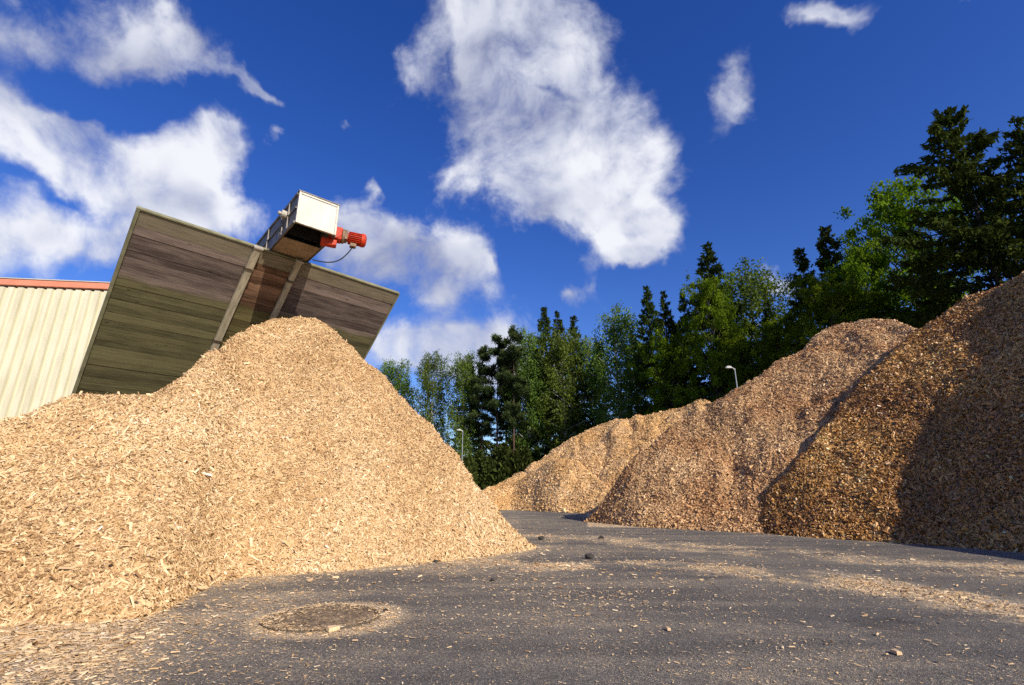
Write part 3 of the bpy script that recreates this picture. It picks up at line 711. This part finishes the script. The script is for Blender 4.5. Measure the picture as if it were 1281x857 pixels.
# ------------------------------------------------------------------ conveyor box on top of the wall
def build_box():
    zb = TL[2] + .10
    def on(px, py, z):
        r = ray(px, py); k = (z - H)/r[2]; return np.array([r[0]*k, r[1]*k, z])
    BR, BL = on(420, 294.7, zb), on(369.4, 277.6, zb)
    w = float(np.linalg.norm((BR - BL)[:2])); hd = np.hypot(*BL[:2]); h = at_dist(373.6, 238.9, hd)[2] - zb
    print('box', BL, BR, 'w', w, 'h', h, 'azimuth', math.degrees(math.atan2(*(BR-BL)[:2])))
    bd = (BR - BL)/w; bo = np.array([bd[1], -bd[0], 0])             # along the front, outward
    wdist = float((BL - TL) @ np.array([wo[0], wo[1], 0]))
    print('overhang of box front past wall top', wdist)
    t = empty('conveyor_chute', tuple(BL), 'white and grey steel conveyor box jutting over the top of the plank wall', 'conveyor')
    t.matrix_world = Matrix(((bd[0], -bo[0], 0, BL[0]), (bd[1], -bo[1], 0, BL[1]), (0, 0, 1, BL[2]), (0, 0, 0, 1)))  # x along front, y backwards, z up
    LEN, OP = 7.5, 1.02
    p = MB(); p.box((.05, .006, .06), (w-.05, .035, h-.06)); p.build('front_panel', M_box_w, t)
    p = MB()
    for x0, x1 in ((0, .052), (w-.052, w)): p.box((x0, -.02, 0), (x1, .05, h))
    p.box((.055, -.014, h-.055), (w-.055, .05, h-.002)); p.box((.055, -.014, .0), (w-.055, .05, .055))
    p.build('front_frame', M_box_f, t, bevel=.006)
    for x0, x1 in ((0.004, .03), (w-.03, w-.004)):
        p = MB(); p.box((x0, .053, .02), (x1, LEN, h-.01))
        sd = p.build('side_panel', M_box_s, t)
        q = MB()
        xs = (-.028, .0015) if x0 < .1 else (w-.0015, w+.028)
        for z0, z1 in ((0, .07), (h*.48, h*.53), (h-.06, h)): q.box((xs[0], .06, z0), (xs[1], LEN, z1))
        for y in (.62, 1.05, 1.2, 2.4, 3.6, 4.8): q.box((xs[0]-.012, y, .075), (xs[1]+.001, y+.05, h*.475)); q.box((xs[0]-.012, y, h*.535), (xs[1]+.001, y+.05, h-.065))
        q.build('rail', M_box_s, sd)
        if x0 < .1:
            q = MB(); q.tube([(-.03, .80, h*.62), (-.16, .80, h*.62)], [.10, .10], 12); q.tube([(-.161, .80, h*.62), (-.24, .80, h*.62)], [.045, .045], 10)
            q.build('bearing', M_box_f, sd)
            q = MB(); q.box((-.09, .92, h*.55), (-.03, .98, h*.80)); q.build('latch', M_box_w, sd)
    p = MB(); p.box((-.02, -.03, h+.003), (w+.02, LEN, h+.03)); p.build('lid', M_box_s, t)
    p = MB(); p.box((.033, OP, .005), (w-.033, LEN, .03)); p.build('floor_plate', M_box_p, t)
    p = MB(); p.box((.033, OP+.1, .2), (w-.033, OP+.13, h-.02)); 
    p.tube([(.033, .55, h*.6), (w-.033, .55, h*.6)], [.22, .22], 18)
    p.build('drive_drum', M_box_i, t)
    # red geared motor on the right side
    def loc(px, py, off):           # a point on the plane x = w + off of the box
        o_ = np.array([0, 0, H]); r = ray(px, py); q0 = BL + bd*(w+off); k = ((q0 - o_) @ bd)/(r @ bd); P = o_ + r*k
        return Vector(((P - BL) @ bd, (P - BL) @ (-bo), P[2] - BL[2]))
    g0 = loc(419.5, 294, .10)
    m0 = t.matrix_world
    M3 = m0.to_3x3().inverted()
    ax = M3 @ Vector((math.sin(math.radians(66)), math.cos(math.radians(66)), -.02)).normalized()
    mt = MB()
    u = ax; side = ax.cross(Vector((0, 0, 1))).normalized(); upv = side.cross(ax)
    c0 = g0
    # gearbox: chamfered block reaching down-left along the box side
    gb = MB(); K = .80
    G = Matrix((( *side, 0), (*ax, 0), (*upv, 0), (0, 0, 0, 1))).transposed(); G.translation = c0
    gb.box((-.15, -.16, -.17), (.15, .17, .19), M=G)
    gb.box((-.10, -.34, -.36), (.10, .06, -.172), M=G)
    gb.tube([c0 + side*-.17, c0 + side*.17], [.17, .17], 20)
    go = gb.build('gearbox', M_red, t, bevel=.025)
    f = MB(); f.tube([c0 + ax*.172, c0 + ax*.235], [.20, .20], 24); f.box((-.14, .237, -.12), (.14, .31, .16), M=G); f.build('flange', M_brn, t, bevel=.01)
    s0 = c0 + ax*.312
    mt.tube([s0, s0 + ax*.10, s0 + ax*.36], [.125, .14, .14], 24)
    for k in range(20):
        a = 2*PI*k/20; q = side*math.cos(a) + upv*math.sin(a); tn = ax.cross(q)
        A = Matrix(((*q, 0), (*ax, 0), (*tn, 0), (0, 0, 0, 1))).transposed(); A.translation = s0
        mt.box((.13, .03, -.007), (.178, .36, .007), M=A)
    mo = mt.build('motor', M_red, t)
    q = MB(); q.tube([s0 + ax*.363, s0 + ax*.40, s0 + ax*.47, s0 + ax*.50], [.188, .19, .175, .11], 24); q.build('fan_cover', M_red, mo, smooth=False)
    q = MB(); q.box((-.08, .09, -.26), (.08, .25, -.165), M=Matrix.Translation(ax*.312) @ G); q.build('terminal_box', M_brn, mo, bevel=.01)
    # black cable drooping from the motor to the wall top
    e0 = s0 + ax*.17 - upv*.25; pts = []
    e3 = loc(391, 325, -.25); 
    for i in range(25):
        k = i/24; P = e0.lerp(e3, k) + Vector((.10, -.05, -.22))*math.sin(PI*k)
        pts.append(P)
    q = MB(); q.tube(pts, [.016]*25, 6); q.build('cable', M_cable, t, smooth=True)
build_box()

# ------------------------------------------------------------------ corrugated shed behind the wall
def build_shed():
    ze = 10.4
    def on(px, py):
        r = ray(px, py); k = (ze - H)/r[2]; return np.array([r[0]*k, r[1]*k])
    A, B = on(0, 349), on(138, 355); u = (B - A)/np.linalg.norm(B - A)
    A0 = A - u*14; L = 14 + float(np.linalg.norm(B - A)) + 2.6
    print('shed', A, B, u)
    t = empty('metal_shed', (A0[0], A0[1], 0), 'cream corrugated metal shed with a coral red eave at the left edge', 'shed', rz=math.atan2(u[1], u[0]))
    per, d = .40, .13; prof = []
    x = 0.0
    while x < L - per:
        prof += [(x, 0), (x+.13, 0), (x+.155, -d), (x+.375, -d)]; x += per
    prof.append((x, 0)); n = len(prof)
    b = MB(); vs = [(p[0], p[1], 0) for p in prof] + [(p[0], p[1], ze-.42) for p in prof]
    b.add(vs, [(i, i+1, n+i+1, n+i) for i in range(n-1)]); b.add([(0, .02, 0), (x, .02, 0), (x, .02, ze-.4), (0, .02, ze-.4)], [(0, 1, 2, 3)])
    b.add([(x, .02, 0), (x, 16, 0), (x, 16, ze-.4), (x, 8, ze+1.4), (x, .02, ze-.4)], [(0, 1, 2, 3, 4)])
    b.build('wall_cladding', M_clad, t)
    b = MB(); b.box((-.1, -.16, ze-.33), (x+.12, .1, ze-.03)); b.build('eave_trim', M_eave, t, bevel=.02)
    b = MB(); b.box((-.1, -.20, ze-.028), (x+.14, .05, ze+.012)); b.build('drip_edge', M_box_w, t)
    b = MB(); b.add([(-.1, .053, ze), (x+.14, .053, ze), (x+.14, 8, ze+1.5), (-.1, 8, ze+1.5)], [(0, 1, 2, 3)]); b.add([(-.1, 8.002, ze+1.5), (x+.14, 8.002, ze+1.5), (x+.14, 16, ze), (-.1, 16, ze)], [(0, 1, 2, 3)])
    b.build('roof', M_roof, t)
build_shed()

# ------------------------------------------------------------------ yard lamps
def lamp(px, py, dist, rz, label, camera_box=False, lean=0.0):
    P = at_dist(px, py, dist); hh = P[2]
    t = empty('street_lamp', (P[0], P[1], 0), label, 'street lamp', 'yard lamps', rz)
    b = MB(); b.tube([(0, 0, 0), (0, 0, 1.2), (0, 0, 1.21), (lean, 0, hh)], [.08, .08, .05, .035], 10); b.build('pole', M_galv, t, smooth=True)
    b = MB(); b.tube([(lean, 0, hh-.1), (lean-.12, 0, hh+.03), (lean-.25, 0, hh+.08)], [.035, .035, .03], 8); b.build('arm', M_galv, t)
    b = MB(); vs = []
    for x, w, z0, z1 in ((-.62, .06, .05, .10), (-.54, .11, .02, .15), (-.36, .12, .01, .17), (-.2, .06, .03, .13)):
        vs += [(lean+x, -w, hh+z0), (lean+x, w, hh+z0), (lean+x, w*.7, hh+z1), (lean+x, -w*.7, hh+z1)]
    fs = [(i*4+k, i*4+(k+1) % 4, i*4+4+(k+1) % 4, i*4+4+k) for i in range(3) for k in range(4)] + [(3, 2, 1, 0), (12, 13, 14, 15)]
    b.add(vs, fs); b.build('lamp_head', M_lamp, t)
    if camera_box:
        b = MB(); b.box((-.42, -.09, hh-1.75), (-.06, .09, hh-1.50)); b.box((-.06, -.03, hh-1.66), (.03, .03, hh-1.60)); b.build('camera_box', M_lamp, t)
lamp(579, 539, 50, 0.2, 'slim grey street lamp standing between the blond pile and the far pile')
lamp(919, 461, 36, .0, 'street lamp poking up behind the pinkish pile, a camera box on its pole', True)

# ------------------------------------------------------------------ trees
def leafquads(C, U, V_, a, b):
    """quads centred at C with half axes U*a, V*b"""
    a, b = a[:, None], b[:, None]
    V = np.stack([C - U*a - V_*b*.6, C + U*a*.6 - V_*b, C + U*a + V_*b*.5, C - U*a*.5 + V_*b], 1).reshape(-1, 3)
    return V, np.arange(len(C)*4).reshape(-1, 4)
def unit(v): return v/np.maximum(np.linalg.norm(v, axis=1, keepdims=True), 1e-9)
def rdir(g, n): return unit(g.normal(0, 1, (n, 3)))
def mesh_from(parts, name):
    V, Q, T, o = [], [], [], 0
    for v, q, t in parts:
        V.append(v); Q.append(q + o); T.append(t); o += len(v)
    return quads_mesh(name, np.concatenate(V), np.concatenate(Q), np.concatenate(T))
def trunk_mb(h, r0, bend, g, limbs=()):
    b = MB(); pts = []; n = 9
    for i in range(n):
        k = i/(n-1); pts.append((bend*math.sin(k*2.2)*.5, bend*.4*math.sin(k*3.1), h*k))
    b.tube(pts, [r0*(1 - .93*(i/(n-1))**.85)*(1.35 if i == 0 else 1) for i in range(n)], 8)
    for pts_, r in limbs: b.tube(pts_, [r*(1-.75*i/(len(pts_)-1)) for i in range(len(pts_))], 5, cap=False)
    return b
def gen_spruce(h, rad, seed, low=.08, dens=1.0, ragged=.25, leaf=.20, power=.85, gap=1.0):
    g = np.random.default_rng(seed); C, U, W_, A, B, T = [], [], [], [], [], []; limbs = []
    z = h*low
    while z < h*.985:
        k = (z/h - low)/(1-low); Lb = rad*(1-k)**power*(.55+.45*min(1, k*6+.35)) + .12
        nb = int(round(5 + 2*g.random()))
        for j in range(nb):
            a = g.uniform(0, 2*PI); L = Lb*(1 + g.normal(0, ragged)); L = max(L, .15)
            dr = -.30 + .55*k + g.normal(0, .08)
            m = max(3, int(L/leaf*3.0*dens)); s = np.sqrt(g.random(m))*L*1.02
            up = np.where(s > .6*L, (s-.6*L)*.35, 0)
            px = np.cos(a)*s; py = np.sin(a)*s; pz = z + s*dr - .06*s*s/max(L, .3) + up
            side = g.normal(0, 1, m)*(.06 + .11*s*(1 - s/L*.72))
            c = np.stack([px - np.sin(a)*side, py + np.cos(a)*side, pz - np.abs(side)*.35 + g.normal(0, .04, m) - g.random(m)**2*.22], 1)
            d = np.stack([np.full(m, np.cos(a)), np.full(m, np.sin(a)), np.full(m, dr)], 1) + g.normal(0, .45, (m, 3))
            C.append(c); U.append(unit(d)); A.append(g.uniform(.7, 1.5, m)*leaf); B.append(g.uniform(.22, .5, m)*leaf)
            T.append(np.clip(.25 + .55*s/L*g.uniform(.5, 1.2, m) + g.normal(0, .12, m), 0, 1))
            if L > .8 and j % 2 == 0: limbs.append(([(0, 0, z), (np.cos(a)*L*.5, np.sin(a)*L*.5, z + L*.5*dr), (np.cos(a)*L*.85, np.sin(a)*L*.85, z + L*.85*dr)], .035))
        z += ((.26 + .34*(1-k))*(1 + .3*g.normal())*.9 + .08)*gap
    C, U, A, B, T = map(np.concatenate, (C, U, A, B, T)); n = len(C)
    Wd = unit(np.cross(U, unit(np.stack([g.normal(0, .5, n), g.normal(0, .5, n), np.ones(n)], 1))))
    V, Q = leafquads(C, U, Wd, A, B)
    # fringe twigs hanging below the boughs
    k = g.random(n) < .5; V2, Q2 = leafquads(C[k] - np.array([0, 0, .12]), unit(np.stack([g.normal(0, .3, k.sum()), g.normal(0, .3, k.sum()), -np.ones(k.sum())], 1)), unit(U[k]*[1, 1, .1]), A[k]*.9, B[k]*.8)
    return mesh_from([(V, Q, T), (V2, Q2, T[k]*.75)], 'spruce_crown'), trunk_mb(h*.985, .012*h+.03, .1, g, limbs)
def gen_broad(h, rad, seed, low=.25, nl=26, per=330, leaf=.11, hang=0.0, shape=1.0, clump=.75, top=.6, bend=.4):
    """limbs rising from the trunk; leaf clumps round their ends and along them; hang > 0 adds drooping strands"""
    g = np.random.default_rng(seed); limbs = []; C = []; T = []
    for i in range(nl):
        k = (i + g.random())/nl; z0 = h*(low*.8 + (.93-low*.8)*k)
        env = math.sin(PI*min(1, .20 + .72*k))**.7*shape
        L = rad*env*g.uniform(.65, 1.15) + .25
        a = i*2.4 + g.normal(0, .4); rise = g.uniform(.3, .8) + .5*k
        p0 = np.array([bend*math.sin(z0/h*2.2)*.5, 0, z0]); d = np.array([math.cos(a), math.sin(a), 0])
        p1 = p0 + d*L*.5 + [0, 0, L*.5*rise]; p2 = p0 + d*L + [0, 0, min(L*rise*.85, h*1.0 - z0 - .1)]
        limbs.append(([tuple(p0), tuple(p1), tuple(p2)], .006*h*(1-.6*k)))
        m = int(per*(.55 + L/rad*.6))
        nc = max(3, int(5 + 4*L/rad)); cs = []
        for j in range(nc):
            t = .35 + .7*g.random(); q = (1-t)**2*p0 + 2*t*(1-t)*p1 + t*t*p2
            cs.append(q + g.normal(0, 1, 3)*np.array([.22, .22, .16])*rad*.7)
        cs = np.array(cs); tn = g.uniform(.15, .85, nc); ci = g.integers(0, nc, m)
        off = g.normal(0, 1, (m, 3))*np.array([.42, .42, .30])*clump*(.6 + .8*g.random(nc))[ci][:, None]
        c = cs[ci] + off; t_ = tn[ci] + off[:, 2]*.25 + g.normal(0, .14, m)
        if hang:
            dn = g.random(m)**1.6*hang; c[:, 2] -= dn; c[:, :2] += unit(c[:, :2])*.05*dn[:, None]
        C.append(c); T.append(t_)
    C = np.concatenate(C); T = np.clip(np.concatenate(T), 0, 1); n = len(C)
    U = rdir(g, n); U[:, 2] *= .6 if not hang else 1.0; U = unit(U); Wd = unit(np.cross(U, rdir(g, n)))
    V, Q = leafquads(C, U, Wd, g.uniform(.6, 1.3, n)*leaf, g.uniform(.45, .9, n)*leaf)
    return mesh_from([(V, Q, T)], 'broad_crown'), trunk_mb(h*.97, .009*h+.03, bend, g, limbs)
def gen_pine(h, rad, seed, low=.42):
    g = np.random.default_rng(seed); limbs = []; C = []; T = []; U = []
    for i in range(46):
        k = (i + g.random())/46; z0 = h*(low + (.97-low)*k)
        if g.random() < .12: continue
        L = rad*(.45 + .75*math.sin(PI*(.25+.7*k)))*g.uniform(.45, 1.15)*(1 if k < .8 else .75); a = g.uniform(0, 2*PI); d = np.array([math.cos(a), math.sin(a), 0])
        rise = -.1 + .5*k + g.normal(0, .1); p0 = np.array([0, 0, z0]); p2 = p0 + d*L + [0, 0, L*rise]
        limbs.append(([tuple(p0), tuple((p0+p2)/2 - [0, 0, .1]), tuple(p2)], .05))
        for j in range(int(5 + L*5)):
            q = p0 + (p2-p0)*g.uniform(.4, 1.05) + g.normal(0, .18, 3)*[1, 1, .5]; m = 46
            dv = rdir(g, m); dv[:, 2] = dv[:, 2]*.9 + .25; dv = unit(dv)
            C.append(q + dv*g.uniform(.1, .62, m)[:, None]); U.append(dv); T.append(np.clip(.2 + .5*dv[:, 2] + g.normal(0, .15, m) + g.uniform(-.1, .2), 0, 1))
    for i in range(10):                                             # dead stubs under the crown
        z0 = h*g.uniform(.15, low); a = g.uniform(0, 2*PI); limbs.append(([(0, 0, z0), (math.cos(a)*.6, math.sin(a)*.6, z0-.05)], .03))
    C, U, T = map(np.concatenate, (C, U, T)); n = len(C)
    V, Q = leafquads(C, U, unit(np.cross(U, rdir(g, n))), g.uniform(.11, .22, n), g.uniform(.03, .065, n))
    return mesh_from([(V, Q, T)], 'pine_crown'), trunk_mb(h*.97, .010*h+.03, .25, g, limbs)
def gen_bush(h, rad, seed, conifer=True):
    g = np.random.default_rng(seed); C, U, T = [], [], []; stems = []
    for i in range(9):
        a = g.uniform(0, 2*PI); r = rad*.55*math.sqrt(g.random()); hh = h*g.uniform(.65, 1.0)*(1 - .3*r/rad); bx, by = math.cos(a)*r, math.sin(a)*r
        stems.append(((bx, by), hh)); m = 900; k = g.random(m)**.8; w = (1-k)**.7*rad*.55 + .08
        th = g.uniform(0, 2*PI, m); rr = w*np.sqrt(g.random(m))
        C.append(np.stack([bx + np.cos(th)*rr, by + np.sin(th)*rr, k*hh + rr*.25], 1)); U.append(unit(np.stack([np.cos(th), np.sin(th), np.full(m, .8)], 1) + g.normal(0, .3, (m, 3))))
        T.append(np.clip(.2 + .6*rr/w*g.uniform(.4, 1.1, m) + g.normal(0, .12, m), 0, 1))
    C, U, T = map(np.concatenate, (C, U, T)); n = len(C)
    V, Q = leafquads(C, U, unit(np.cross(U, rdir(g, n))), g.uniform(.12, .26, n), g.uniform(.05, .1, n))
    b = MB()
    for (x, y), hh in stems: b.tube([(x, y, 0), (x*1.05, y*1.05, hh*.5), (x*1.05, y*1.05, hh*.95)], [.06, .04, .01], 6)
    return mesh_from([(V, Q, T)], 'bush_crown'), b
PROTO = {}
def proto(kind, crown, trunk, mc, mt, hh):
    crown.materials.append(mc)
    tm = bpy.data.meshes.new(kind + '_trunk'); tm.from_pydata(trunk.v, [], trunk.f); tm.update(); tm.materials.append(mt)
    PROTO.setdefault(kind, []).append((crown, tm, hh))
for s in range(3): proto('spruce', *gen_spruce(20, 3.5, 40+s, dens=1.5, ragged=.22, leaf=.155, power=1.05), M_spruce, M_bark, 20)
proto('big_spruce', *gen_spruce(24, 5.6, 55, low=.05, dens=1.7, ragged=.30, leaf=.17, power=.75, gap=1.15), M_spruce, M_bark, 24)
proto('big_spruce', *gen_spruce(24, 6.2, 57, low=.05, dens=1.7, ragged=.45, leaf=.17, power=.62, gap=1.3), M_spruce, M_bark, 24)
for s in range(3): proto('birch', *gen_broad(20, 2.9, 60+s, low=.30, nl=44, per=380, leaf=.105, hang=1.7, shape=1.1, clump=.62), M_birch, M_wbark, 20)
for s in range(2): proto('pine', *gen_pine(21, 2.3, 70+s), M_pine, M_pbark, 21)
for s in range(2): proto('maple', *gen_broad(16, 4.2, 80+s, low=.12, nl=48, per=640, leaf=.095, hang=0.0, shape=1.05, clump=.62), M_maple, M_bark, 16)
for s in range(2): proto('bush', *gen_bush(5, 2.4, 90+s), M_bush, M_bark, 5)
print('leaf faces', {k: [len(c.polygons) for c, _, _ in v] for k, v in PROTO.items()})
_cnt = {}
NAMES = {'spruce': 'spruce_tree', 'big_spruce': 'spruce_tree', 'birch': 'birch_tree', 'pine': 'pine_tree', 'maple': 'maple_tree', 'bush': 'bush'}
def tree(kind, px, py, dist, wide, label, group='trees of the forest edge', var=None, xy=None, hgt=None):
    i = _cnt.get(kind, 0); _cnt[kind] = i + 1
    cm, tm, hh = PROTO[kind][(i if var is None else var) % len(PROTO[kind])]
    if xy is None:
        P = at_dist(px, py, dist); x, y, top = P
    else: (x, y), top = xy, hgt
    k = top/hh
    t = empty(NAMES[kind], (x, y, 0), label, 'bush' if kind == 'bush' else 'tree', group, (i*2.399) % (2*PI))
    t.scale = (k*wide, k*wide, k)
    c = link('foliage' if kind == 'bush' else 'crown', cm, [], t); s = link('stems' if kind == 'bush' else 'trunk', tm, [], t)
TREES = [
    ('birch', 497, 450, 66, .95, 'rounded dark green birch, leftmost of the forest, beside the right corner of the plank wall'),
    ('birch', 545, 440, 62, .80, 'pale green birch with thin bright stems, second tree from the plank wall'),
    ('birch', 581, 437, 60, .85, 'leafy birch rising straight behind the slim grey lamp'),
    ('pine', 604, 433, 58, .75, 'dark pine with a bare trunk just right of the birch behind the slim lamp'),
    ('pine', 624, 416, 57, .78, 'middle one of three bare trunked pines behind the bushes'),
    ('pine', 642, 409, 55, .72, 'taller pointed pine, rightmost of the three bare trunked pines'),
    ('birch', 660, 412, 57, .80, 'birch standing directly right of the three pines'),
    ('spruce', 681, 381, 58, 1.1, 'spruce with a dark blunt tip, highest above the middle of the far forest'),
    ('spruce', 697, 386, 62, 1.0, 'narrow spruce tip squeezed just right of the blunt tipped spruce'),
    ('spruce', 717, 391, 60, 1.0, 'spruce with a small pointed tip standing behind a broad birch'),
    ('birch', 704, 412, 56, .95, 'broad birch in front of the small spruce tips over the far pile'),
    ('birch', 735, 418, 60, .70, 'thin birch with a gap of blue sky on its right'),
    ('birch', 769, 387, 54, .95, 'weeping pale birch standing alone against the sky above the far pile'),
    ('spruce', 808, 355, 50, 1.15, 'sunlit slender spruce right of the weeping pale birch'),
    ('spruce', 829, 361, 51, 1.1, 'second slender spruce, right beside the sunlit one'),
    ('spruce', 853, 363, 50, 1.0, 'short dark spruce tip left of the tallest mid forest spruce'),
    ('spruce', 883, 301, 49, 1.3, 'tall ragged spruce, highest in the middle of the forest'),
    ('maple', 880, 358, 44, .50, 'bright yellow green young maple in front of the tall ragged spruce'),
    ('birch', 931, 335, 52, 1.0, 'big round headed birch right of the tall ragged spruce'),
    ('maple', 838, 425, 46, .70, 'low dark leafy tree above the crest of the far pile'),
    ('maple', 922, 425, 44, .70, 'dark leafy tree right behind the lamp with the camera box'),
    ('spruce', 958, 372, 50, 1.1, 'shaded spruce between the round headed birch and the pair of spruce tips'),
    ('maple', 972, 400, 42, .60, 'dark green leafy tree behind the left shoulder of the pinkish pile'),
    ('spruce', 998, 307, 46, 1.2, 'left, lower one of the pair of spruce tips above the pinkish pile'),
    ('spruce', 1029, 279, 45, 1.25, 'right, higher one of the pair of spruce tips above the pinkish pile'),
    ('maple', 1035, 355, 40, .65, 'leafy tree below the pair of spruce tips, right above the pinkish crest'),
    ('maple', 1110, 250, 45, .70, 'large sunlit maple with feathery top left of the giant spruce'),
    ('maple', 1078, 312, 43, .55, 'smaller maple on the left side of the large sunlit maple'),
    ('big_spruce', 1181, 133, 37, 1.12, 'giant dark spruce towering over the brown pile'),
    ('big_spruce', 1284, 152, 36, 1.0, 'dark spruce with long spread boughs cut by the right edge'),
    ('big_spruce', 1232, 215, 38, .95, 'shaded spruce filling the gap between the giant spruce and the right edge'),
    ('spruce', 1150, 300, 41, 1.1, 'short shaded spruce at the left foot of the giant spruce'),
    # a second row, seen between the front ones
    ('spruce', 590, 455, 80, 1.2, 'dim spruce far behind the slim lamp, low between two birches'),
    ('spruce', 634, 450, 82, 1.2, 'dim spruce low behind the three bare trunked pines'),
    ('spruce', 668, 425, 76, 1.1, 'dim spruce seen in the gap behind the birch next to the pines'),
    ('spruce', 747, 425, 74, 1.1, 'dim spruce far behind the gap left of the weeping birch'),
    ('spruce', 790, 410, 70, 1.2, 'dim spruce behind the right side of the weeping birch'),
    ('spruce', 843, 400, 68, 1.3, 'dim spruce behind the two slender spruces'),
    ('spruce', 905, 375, 66, 1.3, 'dim spruce between the tall ragged spruce and the round headed birch'),
    ('spruce', 965, 400, 62, 1.4, 'dim spruce at the very back, left of the pair of spruce tips'),
    ('spruce', 1060, 340, 58, 1.4, 'dim spruce behind the smaller maple'),
    ('spruce', 1140, 300, 56, 1.4, 'dim spruce behind the gap between maple and giant spruce'),
]
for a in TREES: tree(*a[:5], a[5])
BUSHES = [(575, 566, 54, 1.0, 'bush at the foot of the blond pile\'s right flank, left of the slim lamp'),
          (598, 560, 56, 1.1, 'bush with an upright top directly right of the slim lamp'),
          (620, 572, 55, 1.1, 'darker bush in the middle of the row under the pines'),
          (643, 541, 56, 1.0, 'tallest bush with a pointed top beside the far pile\'s left end'),
          (664, 566, 58, 1.0, 'low bush right of the tallest pointed bush'),
          (690, 555, 62, 1.2, 'low bush half sunk behind the far pile\'s left slope'),
          (730, 520, 66, 1.2, 'bush peeping over the far pile under the broad birch')]
for px, py, dd, w, lb in BUSHES: tree('bush', px, py, dd, w, lb, 'bushes below the pines')
# optional trees right of the frame; unused, the added spur shades the brown pile
for (x, y, h, w, lb) in SHADERS if 'SHADERS' in globals() else ():
    tree('spruce', 0, 0, 0, w, lb, 'trees right of the yard', xy=(x, y), hgt=h)

# ------------------------------------------------------------------ render settings
scn.render.resolution_x, scn.render.resolution_y = 1024, 685
scn.cycles.max_bounces = 5; scn.cycles.diffuse_bounces = 3; scn.cycles.glossy_bounces = 2; scn.cycles.transmission_bounces = 3
scn.cycles.use_denoising = False
